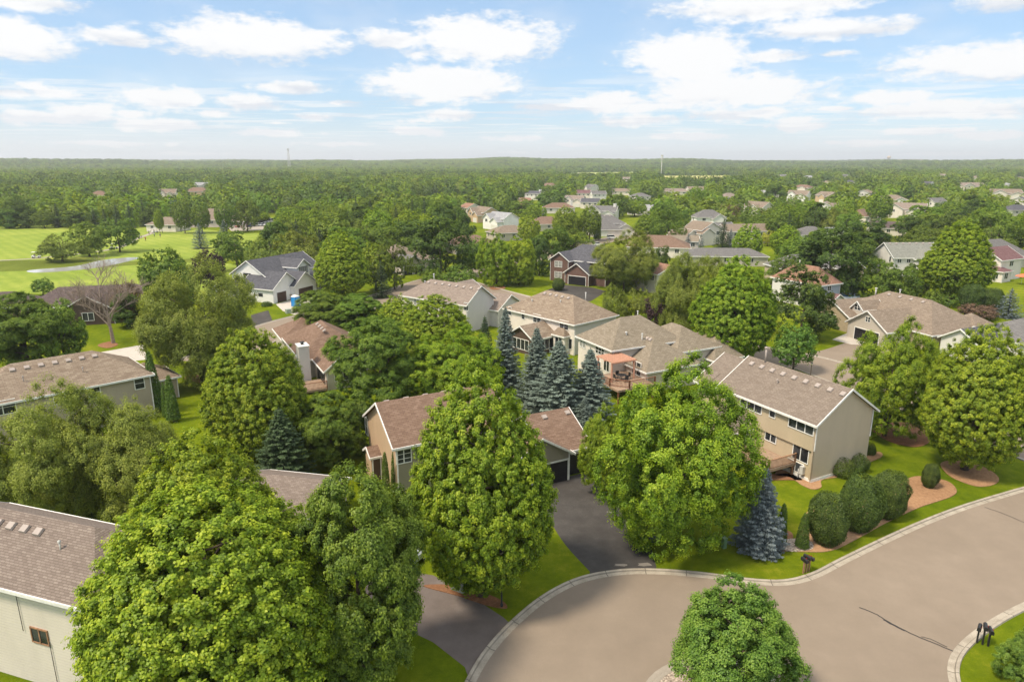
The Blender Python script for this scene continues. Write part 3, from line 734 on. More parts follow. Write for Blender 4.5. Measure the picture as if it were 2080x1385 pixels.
# --- tan long house at the left
o = P(303, 757, 5.5)
h = House('long tan two-storey house with blended shingle roof beside the tall arborvitae', (o.x - .1, o.y + .35), 44, 'tan', 'mix')
m = h.wing(-17.5, 0, 0, 9.4, 5.4, 2.7, 'x', 'hip'); m2 = h.wing(-27, -14.5, 2.2, 9.8, 5.3, 2.3, 'x', 'hip')
m3 = h.wing(-1.5, 4.5, 5, 11, 3, 1.6, 'x', 'hip')
h.vents(m, 7, -1, .9, .0, 1.0); h.pipe(m, -12.2, 2.0, .5, .05, M_vent); h.pipe(m, -6.5, 1.8, .5, .05, M_vent); h.pipe(m2, -17, 5.5, 1.5, .12)
h.winp(m, 'S', 283, 778, 1.15, 1.5, n=1, bars=2); h.winp(m, 'S', 192, 796, 1.25, 1.5, n=1, bars=2); h.winp(m, 'S', 132, 805, 2.3, 1.5, n=2, bars=2); h.winp(m, 'S', 5, 828, 2.4, 1.6, n=2, bars=2)

# --- cream house cut by the lower left corner
h = House('cream house with rose-brown shingle roof cut off at the lower left corner', tuple(P(0, 1180, 7.0)[:2]), -18, 'near', 'near')
m = h.wing(-9, 6.5, .4, 7.0, 6.8, 2.1, 'x', over=.45, hipend={1}); m2 = h.wing(2.2, 12, 1.6, 9.8, 7.1, 2.9, 'x', 'hip', over=.45)
h.vents(m, 8, -1, .8, .1, .72); h.pipe(m, 2.0, 2.3, .45, .05); h.pipe(m2, 6.4, 5.6, 1.4, .12)
h.winp(m, 'S', 82, 1291, 1.35, 1.05, n=2, frame=M_wood)
g = G(); q = h.px(m, 'S', 42, 1243); g.tube([(q[0] - 9, .33, q[1] - 1.2), (q[0] - 9, .33, q[1] + 1.2)], .02, 6); g.build('downpipe', M_dark, h.root)
q = h.px(m, 'S', 110, 1340); g = G(); g.tube([(q[0] - 9, .33, q[1] - 1.8), (q[0] - 9, .33, q[1] + 1.2)], .02, 6); g.build('downpipe', M_dark, h.root)
# --- small roof between the near trees
o = P(610, 1000, 3.6)
h = House('low house showing a strip of rose-brown roof between two near trees', (o.x - 8, o.y - 1.5), -12, 'lgrey', 'near')
m = h.wing(2.2, 9.4, 0, 7.5, 3.0, 1.6, 'x', over=.4); h.door(m, 'S', 4.4, 4.6, 2.2, M_garw)

# --- pale houses behind the spruces
h = House('pale grey house with pinkish shingle roof and stepped gables', tuple(P(955, 660)[:2]), 54, 'lav', 'pinkt')
m = h.wing(-5.4, 2.6, -3.6, 12.5, 5.4, 2.7, 'y', hipend={1}, faces={'W': 'cream'}); l = h.wing(1.6, 9.3, -5.4, 5, 3.4, 2.2, 'y', faces={})  # cream on the lit side, grey on the rest: light put into the siding
k = h.wing(2.6, 9, 3, 11, 4.6, 2.2, 'x')
h.vents(m, 8, -1, .8, .0, .98); h.winp(m, 'W', 947, 623, 1.0, 1.5, n=2); h.pipe(m, 9, -2.5, .4); h.pipe(m, 8, -1.0, 1.2, .09)
h.win(m, 'W', 4, 4.3, 1.6, 1.4); h.win(m, 'W', 9, 4.3, 1.6, 1.4)
h = House('cream two-storey house with hipped blend roof behind the spruces', tuple(P(1165, 722)[:2]), 42, 'cream', 'mix')
m = h.wing(0, 10.2, 0, 16.4, 5.3, 3.1, 'y', 'hip', faces={'S': 'lav'})  # shaded side in greyer siding, the shade put into its colour
p = h.wing(-5.2, 0, 4.0, 9.4, 2.9, 1.6, 'x', wall='brown'); by = h.wing(-1.1, 0, 1.1, 3.5, 3.4, .8, 'y', 'hip', over=.25)
h.vents(m, 5, -1, .8, .05, .95); h.pipe(m, 4, 7.0, 1.4, .08); h.pipe(m, 12, 2.2, .3); h.pipe(m, 6.2, 3.2, .3)
for X, Y, ww, hh in ((1036, 632, .9, 1.5), (1063, 640, .9, 1.5), (1091, 647, 1.9, 1.5), (1146, 660, 2.0, 1.5), (1117, 684, 1.0, 1.3)): h.winp(m, 'W', X, Y, ww, hh, n=1 if ww < 1.2 else 2, bars=3)
h.win(p, 'W', 2.6, 1.5, 3.8, 1.8, n=4); h.win(p, 'S', 2.6, 1.5, 4.0, 1.8, n=4); h.win(by, 'W', 1.2, 1.9, 1.6, 1.8); h.win(m, 'W', 15.7, 1.8, .8, 1.8, n=1)
# --- taupe hip house with deck
h = House('light taupe house with hipped olive-tan roofs and timber rear deck', (13.4 + .3, 89.3 + .5), 27, 'lgrey', 'olive')
m = h.wing(0, 12, 0, 8.6, 5.4, 3.0, 'x', 'hip', faces={'W': 'cream', 'S': 'lgrey'}); f = h.wing(2.4, 11.4, -4.6, 6, 3.2, 3.0, 'y', 'hip', faces={'W': 'cream'})  # lit W walls get cream, the light put into the siding colour
r = h.wing(9.5, 17.0, -2.2, 7.5, 4.4, 2.4, 'y', 'hip'); r2 = h.wing(15, 20, -3.8, 5, 3, 2.2, 'y', 'hip')
h.winp(m, 'W', 1184, 697, 1.6, 1.3, n=2, bars=2); h.winp(m, 'W', 1219, 709, 2.2, 1.6, n=3, bars=3); h.winp(m, 'W', 1215, 742, 1.4, 1.4)
h.win(f, 'W', 8.4, 2.9, 2.0, 1.9, n=2); h.win(m, 'W', 7.4, 2.6, 1.4, 1.6)
h.vents(f, 4, -1, .55, .0, 1.3); h.pipe(f, .6, 5.4, 1.4, .08); h.pipe(m, 3.4, 1.6, .3, .09); h.pipe(m, 8, 5.2, .9, .07)
d = h.deck(-3.6, 2.3, -6.6, -.0, 1.9, M_deck, rail=[(-3.5, -.1), (-3.5, -4.6), (-1.8, -6.5), (2.3, -6.5)], pm=M_redw)
g = G()
for i in range(12): g.box(-2.5 + i * .33, -2.5 + i * .33 + .06, -3.7, .2, 4.55, 4.72)
for y in (-3.5, -1.8, 0.0): g.box(-2.6, 1.5, y - .05, y + .05, 4.38, 4.55)
pg = g.build('pergola', M_perg, h.root)
g = G(); g.box(-2.5, 1.4, -3.6, .1, 4.73, 4.75)
for i in range(12): pass
for x, y in ((-2.4, -3.4), (1.2, -3.4), (-2.4, -.2)):
    g2_ = G(); g2_.box(x - .1, x + .1, y - .1, y + .1, 1.9, 4.4); g2_.build('pergola_post', M_perg, pg)
deckw = h
# --- brick house
h = House('red brick two-storey house with open garage in the middle distance', tuple(P(1145, 572)[:2]), -36, 'brick', 'slate')
m = h.wing(-4.0, 12.5, 2.2, 12.5, 5.6, 3.4, 'x', 'hip', roof='slate'); l = h.wing(-4.2, 1.4, 0, 8, 5.6, 1.9, 'y', hipend={1}); gg = h.wing(1.9, 8.9, -2.6, 5, 3.1, 2.4, 'y', hipend={1})
pr = h.wing(.6, 3.6, .4, 3, 2.9, .6, 'x', over=.3); e = h.wing(8.5, 12.5, -.5, 5, 3.0, 1.8, 'y', 'hip')
h.win(l, 'S', 2.5, 4.4, 2.3, 1.6, n=2, bars=2, glass=M_curt); h.win(l, 'S', 2.5, 1.6, 2.3, 1.7, n=2, bars=2, glass=M_curt); h.win(m, 'S', 6.8, 4.6, 2.2, 1.5, n=2, bars=2, glass=M_curt)
h.door(gg, 'S', 3.6, 5.0, 2.2, M_garb, 'garage_shade_panel', rows=1, cols=1); h.vents(m, 4, 1)  # dark panel stands in for the shaded inside of the open garage
g = G(); g.lathe([(.01, .0), (.45, 0), (.45, .05), (.01, .05)], n=16)
# --- tan house at right
h = House('buff stone house with broad brown roof and small dormer behind the lime trees', tuple(P(1765, 670)[:2]), 18, 'buff', 'tan')
m = h.wing(-2.5, 10.5, -15, 7, 3.0, 3.9, 'y', 'hip'); l = h.wing(-5.4, 2, -.5, 8.2, 3.0, 2.2, 'x', wall='stone'); gr_ = h.wing(-7.6, 3, -11, -2.6, 2.9, 2.6, 'x', wall='lgrey')
dm = h.wing(-3.4, 1, -1.4, 1.2, 4.4, 1.2, 'x', z0=2.9, over=.3, wall='lgrey'); r = h.wing(6, 12.5, -16, -8, 2.8, 2.2, 'x', 'hip')
h.win(dm, 'W', 1.3, 4.5, 1.5, 1.1, n=2, bars=2); h.win(gr_, 'W', 4.2, 4.0, 1.1, 1.0, n=2, bars=2); h.win(l, 'W', 4.4, 1.6, 2.4, 2.0, n=2, bars=2)
h.door(gr_, 'W', 4.3, 5.2, 2.1, M_garb); h.vents(m, 4, -1, .8); h.vents(m, 4, 1, 2.0); h.pipe(m, 2.0, 2.5, 1.2, .12); h.pipe(m, -1, 5, 1.0, .1)
g = G(); g.lathe([(.02, .0), (.3, .03), (.5, .12)], n=14); ds = g.build('satellite_dish', M_white, h.root, (6.3, -15.2, 3.2)); ds.rotation_euler = (R(50), 0, R(-30))
# --- dark roofs at the right edge
o = P(1975, 690, 3)
h = House('low house with dark grey roof and white gable cut by the right edge', (o.x, o.y), 24, 'white', 'slate')
a = h.wing(-2, 9, -2.4, 3.6, 3.0, 1.8, 'x', roof='slate'); b = h.wing(4, 25, -13, 4, 3.3, 4.0, 'x', 'hip', roof='grey'); h.vents(b, 4, -1)
# --- rust roof
o = P(1668, 578, 5.4)
h = House('white house with rust-orange hipped roof between dark trees', (o.x, o.y + .4), 28, 'white', 'rust')
a = h.wing(.2, 6.6, .2, 12.5, 5.4, 2.9, 'y', 'hip', faces={'S': 'blueg'}); b = h.wing(2, 5, -2.0, .2, 2.4, .9, 'y', roof='maroon')  # shaded white wall, its bluish shade put into the siding colour
h.pipe(a, 8, 2.9, 1.2, .1); h.win(a, 'S', 3, 4.2, 1.2, 1.2)
# --- grey roof white house
o = P(1818, 522, 5.5)
h = House('white two-storey house with long sage-grey roof and small rear gable', (o.x, o.y + .3), 2, 'white', 'green')
a = h.wing(0, 13, 0, 10.2, 5.4, 3.3, 'x'); b = h.wing(5.4, 11.6, -2.4, 5, 5.2, 2.2, 'y', faces={'S': 'blueg'}); c = h.wing(11, 15, 1, 8, 4.8, 2.2, 'y', 'hip')
h.vents(a, 7, -1, .5); h.vents(b, 2, -1, .4); h.win(b, 'S', 3, 4.6, 1.2, .6); h.win(a, 'S', 1.5, 4.4, 1.1, 1.1); h.win(a, 'W', 8.5, 4.6, .9, 1.6, n=1); h.win(a, 'S', 4, 4.4, 1.1, 1.1)
by = h.wing(-.6, 1.2, -1.4, 0, 2.8, .7, 'y', 'hip', over=.2)
# --- white house with maroon roofs at right edge
h = House('tall white house with maroon shed roof at the right edge', tuple(P(2030, 572)[:2]), 28, 'cream', 'maroon')
a = h.wing(0, 10, .4, 9, 5.6, 2.6, 'x'); b = h.wing(-1.6, 2.4, -1.2, 3.6, 2.9, 1.0, 'x', 'hip', z0=-.3)
h.win(a, 'W', 3, 4.4, 1.6, 1.3); h.win(b, 'W', 1.2, 1.6, 1.1, 1.6); h.win(b, 'W', 3.4, 1.6, 1.1, 1.6); h.win(b, 'S', 1.8, 1.6, 1.6, 1.6); h.win(a, 'S', 5, 4.3, 1.8, 1.4)
o = P(2075, 560); h = House('grey hip-roofed house beyond the maroon-roofed one', (o.x + 3, o.y + 12), 20, 'lgrey', 'grey'); a = h.wing(-10, 12, 0, 12, 3.6, 4.2, 'x', 'hip', roof='grey')
# --- hidden grey house behind the dark tree
o = P(1750, 584)
h = House('buff house with grey gable half hidden by a dark spreading tree', (o.x, o.y), 10, 'buff', 'grey')
a = h.wing(-6.5, 0, 0, 9, 5.0, 2.4, 'y', faces={}); b = h.wing(-20, -5, 2.5, 11, 5.0, 2.6, 'x', 'hip'); h.win(a, 'S', 4.0, 2.6, 3.4, 2.2, n=3); h.win(b, 'S', 3, 3.6, 1.2, 1.5); h.win(b, 'W', 4, 3.6, 1.2, 1.5)
# --- three-gabled beige house
o = P(1432, 498)
h = House('beige house with three stepped gables behind two blue spruces', (o.x, o.y), 28, 'cream', 'tan')
a = h.wing(-2, 8, 0, 10, 5.6, 2.6, 'y'); b = h.wing(-8, -1, 2, 12, 3.4, 2.2, 'y'); c = h.wing(-3, 3, -1.4, 5, 4.4, 1.9, 'y'); h.win(a, 'S', 8, 4.2, 1.6, 1.4); h.win(a, 'S', 8, 1.8, 1.6, 1.8); h.win(a, 'W', 3, 4.2, 1.6, 1.4); h.win(b, 'W', 4, 1.8, 2.4, 1.6)
# --- hip roof grey with white garage
o = P(1262, 480)
h = House('grey hip-roofed house with white garage door beside twin arborvitae', (o.x, o.y), 6, 'cream', 'grey')
a = h.wing(-13, 3, 6, 16, 5.0, 3.0, 'x', 'hip'); b = h.wing(-13, 0, -1, 7, 3.0, 2.6, 'x', 'hip'); c = h.wing(-2, 5.5, 0, 8, 3.0, 2.0, 'y'); h.door(c, 'S', 3.8, 4.8, 2.2, M_garw); h.door(b, 'S', 4, 5.6, 2.3, M_garw); h.vents(a, 3)
# --- brown roof with two garages left-centre
o = P(838, 556)
h = House('low house with broad brown roof and two dark garage doors', (o.x, o.y), 40, 'lgrey', 'tan')
a = h.wing(-8, 10, 3, 16, 3.2, 4.0, 'y', 'hip'); b = h.wing(-4, 3.5, -1, 7, 3.0, 2.2, 'y', roof='grey'); h.door(b, 'S', 2, 2.6, 2.2, M_garb, cols=2); h.door(b, 'S', 5.4, 2.6, 2.2, M_garb, cols=2)
# --- dark brown long house left
o = P(135, 665)
h = House('long low house with dark brown roof behind the leafless tree', (o.x - 6, o.y + 3), 16, 'brown', 'dkbr')
a = h.wing(-4, 20, 2, 12, 3.0, 2.8, 'x', 'hip'); b = h.wing(4, 13, -3.5, 6, 3.0, 2.6, 'y'); c = h.wing(-16, -3, 4, 12, 3.0, 2.2, 'x', 'hip'); h.win(b, 'S', 4.5, 1.6, 2.0, 1.6); h.win(a, 'S', 3, 1.6, 2.0, 1.3)

# --- houses farther off: (ridge px, py, ridge z, width, depth, eave, yaw, style, wall, roof, label)
FAR = [
 (955, 413, 7, 10, 9, 4.8, -60, 'g', 'cream', 'rust', 'cream house with orange-brown roof leftmost in the far gabled row'),
 (985, 420, 7.5, 14, 9, 5, -60, 'gg', 'peach', 'tan', 'peach gabled house second in the far row near the pines'),
 (1020, 431, 7.5, 13, 9, 5, -50, 'gg', 'pure', 'lav_', 'bright white house with pale grey roof and twin gables'),
 (1086, 388, 7, 13, 10, 5, -30, 'g', 'white', 'slate', 'white house with dark slate roof and white chimney in the distance'),
 (1066, 402, 5, 8, 8, 3.2, 20, 'g', 'peach', 'rust', 'small peach house with rust roof in front of the slate-roofed one'),
 (1135, 412, 6, 18, 10, 3.4, 5, 'h', 'cream', 'brown', 'long brown-roofed house with pale chimney behind the twin maples'),
 (1168, 397, 7.5, 13, 9, 5.2, -20, 'gg', 'cream', 'pinkt', 'cream house with steep pink-tan twin gables in the distance'),
 (1185, 386, 7, 12, 8, 4.5, 0, 'g', 'cream', 'maroon', 'far cream house with dark red roof'),
 (1200, 403, 6.5, 12, 8, 4.2, -15, 'g', 'cream', 'slate', 'far cream house with slate roof beside the pink-tan gables'),
 (1215, 388, 6.5, 12, 8, 4.2, 10, 'g', 'white', 'grey', 'far white house with grey roof behind the dark red one'),
 (1228, 418, 7, 14, 9, 4.6, -20, 'gg', 'white', 'grey', 'white house with pale chimney above the grey hip-roofed one'),
 (1110, 440, 6, 16, 11, 3.2, 10, 'h', 'lgrey', 'brown', 'brown hip-roofed house between the two left round maples'),
 (1033, 458, 5.5, 15, 10, 3.2, 25, 'h', 'lgrey', 'tan', 'tan hip roof showing above the willow crowns'),
 (955, 478, 5.5, 16, 11, 3.2, 28, 'h', 'lgrey', 'brown', 'low pink-brown roof behind the dark elm'),
 (1338, 478, 6.5, 20, 13, 3.4, -12, 'h', 'cream', 'brown', 'cream house with broad brown hip roof behind the willow'),
 (1388, 478, 5, 10, 8, 3.4, -8, 'g', 'cream', 'olive', 'small olive-roofed wing house left of the stepped gables'),
 (1340, 534, 6.5, 9, 9, 4.8, -60, 'g', 'lgrey', 'rust', 'house with rust roof peeping between two willows'),
 (1470, 504, 4.8, 24, 9, 3.0, -4, 'h', 'lgrey', 'grey', 'long low grey roof directly behind the tallest maple'),
 (1462, 452, 7, 10, 8, 4.8, 20, 'g', 'cream', 'grey', 'grey-roofed cream house behind the stepped gables'),
 (1510, 455, 7, 18, 10, 4.8, 10, 'g', 'cream', 'tan', 'wide tan-roofed house behind the round lime tree'),
 (1624, 387, 8, 15, 10, 5, -40, 'gg', 'pure', 'tan', 'white house with steep tan gables on the far rise'),
 (1676, 410, 8, 13, 11, 5.4, 60, 'gg', 'white', 'pinkt', 'tall white house with stepped roofs between two round maples'),
 (1840, 412, 8, 20, 11, 5, -30, 'gg', 'cream', 'pinkt', 'cream house with stepped pink-tan roofs and orange end wall'),
 (1803, 450, 5.5, 14, 10, 3.2, -20, 'g', 'cream', 'dkbr', 'low dark brown roof with white rakes in the trees'),
 (1646, 460, 6, 13, 10, 3.4, 5, 'h', 'white', 'grey', 'grey hip-roofed white house right of the lime trees'),
 (1705, 462, 6, 10, 8, 4.4, 0, 'g', 'lav', 'lav_', 'pale house with light blue-grey roof in the trees'),
 (1480, 392, 7, 14, 10, 4.2, 20, 'h', 'cream', 'pinkt', 'far cream house with pink-tan hip roof behind the wood'),
 (1370, 383, 6, 26, 10, 3.4, 0, 'h', 'cream', 'pinkt', 'long far row house with pink-tan roof'),
 (1415, 379, 6, 20, 10, 3.4, 10, 'g', 'cream', 'tan', 'far tan-roofed house beside the dry field'),
 (1262, 383, 6, 16, 10, 3.6, -10, 'g', 'cream', 'tan', 'far house with tan roof left of the tall mast'),
 (1300, 392, 6, 14, 10, 3.6, 20, 'h', 'cream', 'grey', 'far grey-roofed house left of the round trees'),
 (1970, 371, 8, 28, 14, 5, 8, 'gg', 'cream', 'pinkt', 'wide pale far house row before the pine grove'),
 (2040, 384, 8, 24, 12, 5, -12, 'gg', 'cream', 'tan', 'pale far house with tan gables near the right edge'),
 (2066, 416, 6, 16, 11, 3.4, 10, 'h', 'white', 'slate', 'white house with black hip roof at the right edge'),
 (1900, 402, 6, 12, 10, 3.4, 20, 'g', 'white', 'grey', 'small grey-roofed house deep in the right-hand trees'),
 (340, 384, 8, 14, 10, 5, 10, 'gg', 'cream', 'tan', 'cream house on the wooded slope beyond the golf course'),
 (402, 381, 7, 20, 11, 3.8, 0, 'h', 'peach', 'brown', 'brown-roofed house in the woods above the clubhouse'),
 (202, 388, 7, 14, 10, 3.8, 0, 'h', 'lgrey', 'brown', 'brown roof half hidden in the left woods'),
 (340, 441, 6, 14, 11, 3.2, -8, 'h', 'cream', 'tan', 'small golf pavilion with tan hip roof by the cart path'),
 (440, 424, 8, 26, 18, 3.4, 5, 'h', 'lgrey', 'tan', 'golf clubhouse with broad tan roof behind round trees'),
 (480, 437, 5.5, 10, 9, 3.0, 5, 'h', 'lgrey', 'tan', 'open entrance porch of the clubhouse with tan roof'),
]
SH['lav_'] = shingles('shingles_pale_grey', [(.24, .24, .25), (.32, .32, .33), (.42, .42, .43)])
PROT = []                                              # boxes in the photo that stay visible (px0, py0, px1, py1, distance)
for px, py, zr, w_, d_, ze, yaw, st, wm, rm, lab in FAR:
    q = P(px, py, zr); tz = float(terr(q.x, q.y))
    if q.length > 650 and tz > .1:
        for _ in range(6): q = P(px, py, zr + tz); tz = float(terr(q.x, q.y))
    h = House(lab, (q.x, q.y), yaw, wm, rm); h.root.location.z = tz
    x0, x1, y0, y1 = -w_ / 2, w_ / 2, -d_ / 2, d_ / 2; rise = zr - ze
    m = h.wing(x0, x1, y0, y1, ze, rise, 'x', 'hip' if st == 'h' else 'gable')
    if st == 'gg':
        b1 = h.wing(x0 + .6, x0 + w_ * .46, y0 - 2.2, 0, ze, rise * .85, 'y', hipend={1}); b2 = h.wing(x0 + w_ * .55, x1 - .5, y0 - 3.2, 0, ze - 1.2, rise * .7, 'y', hipend={1})
        h.win(b1, 'S', w_ * .2, ze - 1.0, 1.6, 1.4)
        if yaw < -25 or True: h.door(b2, 'S', (x1 - .5 - x0 - w_ * .55) / 2, 3.6, 2.2, M_garw)
    for u in (.25, .7): h.win(m, 'W', d_ * u, ze - 1.2, 1.3, 1.3)
    if st != 'gg':
        for u in (.2, .5, .8): h.win(m, 'S', w_ * u, ze - 1.2, 1.4, 1.3)
    if 'chimney' in lab: h.chimney(x1 - 2, x1 - .6, -1.2, 1.0, zr + 1.0, 'white')
    D_ = q.y; hw = w_ * F / D_ / 2
    PROT.append((px - hw * .85, py - 2, px + hw * .85, py + (zr * .36) * F / D_, D_))

rh = random.Random(21); spots = [(px, py) for px, py, *_ in FAR]; nfar = 0
RC = [('tan', 'tan'), ('pinkt', 'pink-tan'), ('grey', 'grey'), ('brown', 'brown'), ('lav_', 'pale grey'), ('slate', 'dark slate')]
for t_ in range(900):
    if nfar >= 27: break
    px = rh.uniform(1080, 2110) if rh.random() < .95 else rh.uniform(120, 700); py = rh.uniform(352, 432) if px > 1000 else rh.uniform(350, 392)
    if any(abs(px - a) < 30 + (py - 340) * .35 and abs(py - b) < 5 + (py - 340) * .16 for a, b in spots): continue
    if 1300 < px < 1530 and py < 382: continue
    rm, rn = rh.choice(RC); ze = rh.choice((3.2, 4.8, 5.2)); zr = ze + rh.uniform(2.2, 3); w_, d_ = rh.uniform(12, 19), rh.uniform(9, 12)
    q = P(px, py, zr); tz = float(terr(q.x, q.y))
    for _ in range(6): q = P(px, py, zr + tz); tz = float(terr(q.x, q.y))
    spots.append((px, py)); st = rh.choice('hgg'); wall = rh.choice(('cream', 'white', 'cream', 'pure', 'lav', 'peach'))
    h = House('pale house with %s roof scattered among the far trees' % rn, (q.x, q.y), rh.choice((28, -62, 10, -20, 45)) + rh.uniform(-8, 8), wall, rm, group='far houses with %s roofs' % rn); h.root.location.z = tz
    x0, x1, y0, y1 = -w_ / 2, w_ / 2, -d_ / 2, d_ / 2
    m = h.wing(x0, x1, y0, y1, ze, zr - ze, 'x', 'hip' if st == 'h' else 'gable')
    b1 = h.wing(x0 + w_ * .5, x1 - 1, y0 - 3, 0, ze - .6, (zr - ze) * .75, 'y', hipend={1}); h.door(b1, 'S', w_ * .25 - .5, 3.6, 2.2, M_garw); h.win(m, 'W', d_ / 2, ze - 1.2, 1.4, 1.3); h.win(m, 'S', w_ * .25, ze - 1.2, 1.6, 1.3)
    hw = w_ * F / q.y / 2; PROT.append((px - hw * .8, py - 2, px + hw * .8, py + zr * .30 * F / q.y, q.y)); nfar += 1
print('far houses', nfar)
# ------------------------------------------------------------------ foliage
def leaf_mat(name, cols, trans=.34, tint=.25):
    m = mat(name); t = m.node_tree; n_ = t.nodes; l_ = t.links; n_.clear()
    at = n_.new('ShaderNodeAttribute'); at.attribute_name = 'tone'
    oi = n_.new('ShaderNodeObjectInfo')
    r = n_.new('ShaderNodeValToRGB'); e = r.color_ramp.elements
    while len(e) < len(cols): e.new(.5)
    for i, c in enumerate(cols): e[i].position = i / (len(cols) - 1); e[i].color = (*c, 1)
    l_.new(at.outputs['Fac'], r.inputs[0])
    hs = n_.new('ShaderNodeHueSaturation')
    mr = n_.new('ShaderNodeMapRange'); l_.new(oi.outputs['Random'], mr.inputs['Value']); mr.inputs['To Min'].default_value = 1 - tint; mr.inputs['To Max'].default_value = 1 + tint
    l_.new(mr.outputs[0], hs.inputs['Value'])
    m2 = n_.new('ShaderNodeMath'); m2.operation = 'MULTIPLY_ADD'; m2.inputs[1].default_value = 7.13; m2.inputs[2].default_value = 0; l_.new(oi.outputs['Random'], m2.inputs[0])
    m3 = n_.new('ShaderNodeMath'); m3.operation = 'FRACT'; l_.new(m2.outputs[0], m3.inputs[0])
    m4 = n_.new('ShaderNodeMapRange'); l_.new(m3.outputs[0], m4.inputs['Value']); m4.inputs['To Min'].default_value = .485; m4.inputs['To Max'].default_value = .512
    l_.new(m4.outputs[0], hs.inputs['Hue']); l_.new(r.outputs['Color'], hs.inputs['Color'])
    d = n_.new('ShaderNodeBsdfDiffuse'); tr = n_.new('ShaderNodeBsdfTranslucent'); mx = n_.new('ShaderNodeMixShader'); mx.inputs[0].default_value = trans
    l_.new(hs.outputs[0], d.inputs[0])
    tc_ = n_.new('ShaderNodeMix'); tc_.data_type = 'RGBA'; tc_.blend_type = 'MULTIPLY'; tc_.inputs['Factor'].default_value = 1
    l_.new(hs.outputs[0], tc_.inputs['A']); tc_.inputs['B'].default_value = (1.25, 1.15, .6, 1); l_.new(tc_.outputs['Result'], tr.inputs[0])
    l_.new(d.outputs[0], mx.inputs[1]); l_.new(tr.outputs[0], mx.inputs[2])
    gl = n_.new('ShaderNodeBsdfGlossy'); gl.inputs['Roughness'].default_value = .5; gl.inputs['Color'].default_value = (.9, .95, 1, 1)
    mg = n_.new('ShaderNodeMixShader'); mg.inputs[0].default_value = .015; l_.new(mx.outputs[0], mg.inputs[1]); l_.new(gl.outputs[0], mg.inputs[2])
    o = n_.new('ShaderNodeOutputMaterial'); l_.new(mg.outputs[0], o.inputs[0]); return m
LM = dict(
 lime=leaf_mat('leaves_lime', [(.070, .130, .010), (.215, .325, .018), (.46, .54, .040)], .42, .07),
 maple=leaf_mat('leaves_maple', [(.060, .115, .010), (.175, .270, .018), (.36, .44, .036)], .40, .10),
 mid=leaf_mat('leaves_mid', [(.055, .105, .014), (.135, .215, .022), (.27, .355, .042)], .36, .20),
 soft=leaf_mat('leaves_soft', [(.085, .125, .022), (.20, .265, .036), (.34, .39, .07)], .40, .12),
 dark=leaf_mat('leaves_dark', [(.036, .070, .014), (.085, .145, .020), (.17, .24, .032)], .32, .2),
 young=leaf_mat('leaves_young', [(.050, .105, .016), (.13, .235, .030), (.27, .38, .06)], .38, .08),
 spruce=leaf_mat('needles_dark', [(.032, .055, .024), (.058, .090, .036), (.10, .14, .055)], .08, .2),
 blue=leaf_mat('needles_blue', [(.075, .105, .085), (.15, .195, .165), (.27, .33, .285)], .08, .12),
 blues=leaf_mat('needles_steel_blue', [(.08, .11, .12), (.145, .18, .185), (.24, .28, .28)], .08, .12),
 yew=leaf_mat('leaves_yew', [(.040, .070, .014), (.09, .14, .024), (.17, .24, .045)], .25, .10),
 thuja=leaf_mat('leaves_arborvitae', [(.045, .082, .014), (.10, .165, .022), (.16, .25, .032)], .25, .12),
 purple=leaf_mat('leaves_purple', [(.022, .012, .016), (.045, .022, .026), (.08, .04, .04)], .2, .1),
 reddish=leaf_mat('leaves_reddish', [(.10, .065, .04), (.16, .11, .065), (.22, .16, .09)], .2, .15),
 gold=leaf_mat('leaves_gold', [(.22, .24, .02), (.34, .34, .03), (.45, .42, .05)], .3, .1),
 stone=None)
def unit(n, rng):
    v = rng.normal(size=(n, 3)); return v / np.linalg.norm(v, axis=1, keepdims=True)
def leaf_mesh(name, c, nrm, size, tone, m, rng, asp=.72, tang=None):
    n = len(c); nrm = nrm / (np.linalg.norm(nrm, axis=1, keepdims=True) + 1e-9)
    r = unit(n, rng) if tang is None else tang
    t = r - nrm * np.sum(r * nrm, axis=1, keepdims=True); t /= (np.linalg.norm(t, axis=1, keepdims=True) + 1e-9)
    b = np.cross(nrm, t); s = size[:, None]
    v = np.stack([c - t * s * .5, c + b * s * .5 * asp, c + t * s * .5, c - b * s * .5 * asp], axis=1).reshape(-1, 3)
    me = bpy.data.meshes.new(name); me.vertices.add(4 * n); me.vertices.foreach_set('co', v.astype(np.float32).ravel())
    me.loops.add(4 * n); me.loops.foreach_set('vertex_index', np.arange(4 * n, dtype=np.int32))
    me.polygons.add(n); me.polygons.foreach_set('loop_start', np.arange(0, 4 * n, 4, dtype=np.int32)); me.polygons.foreach_set('loop_total', np.full(n, 4, np.int32))
    me.materials.append(m); a = me.attributes.new('tone', 'FLOAT', 'FACE'); a.data.foreach_set('value', np.clip(tone, 0, 1).astype(np.float32))
    me.update(); return me
PROF = dict(
 oval=lambda t: np.sin(np.pi * np.clip(t, 0, 1) ** .86) ** .58 * (1 - .10 * t),
 egg=lambda t: np.where(t < .36, np.sin(np.pi / 2 * np.clip(t / .36, 0, 1)) ** .55, np.cos(np.pi / 2 * np.clip((t - .36) / .64, 0, 1)) ** .62),
 round=lambda t: np.sqrt(np.clip(1 - (2 * t - 1) ** 2, 0, 1)),
 spread=lambda t: np.where(t < .45, (np.clip(t / .45, 0, 1)) ** .5 * .96 + .04, np.sqrt(np.clip(1 - ((t - .45) / .55) ** 2, 0, 1))),
 cone=lambda t: np.clip(1 - t, 0, 1) ** .85, column=lambda t: np.clip(t / .06, 0, 1) ** .5 * np.clip(1 - t, 0, 1) ** .42,
 bush=lambda t: np.sqrt(np.clip(1 - np.clip(t, 0, 1) ** 2.6, 0, 1)) * (0.80 + .2 * np.clip(t / .25, 0, 1)))
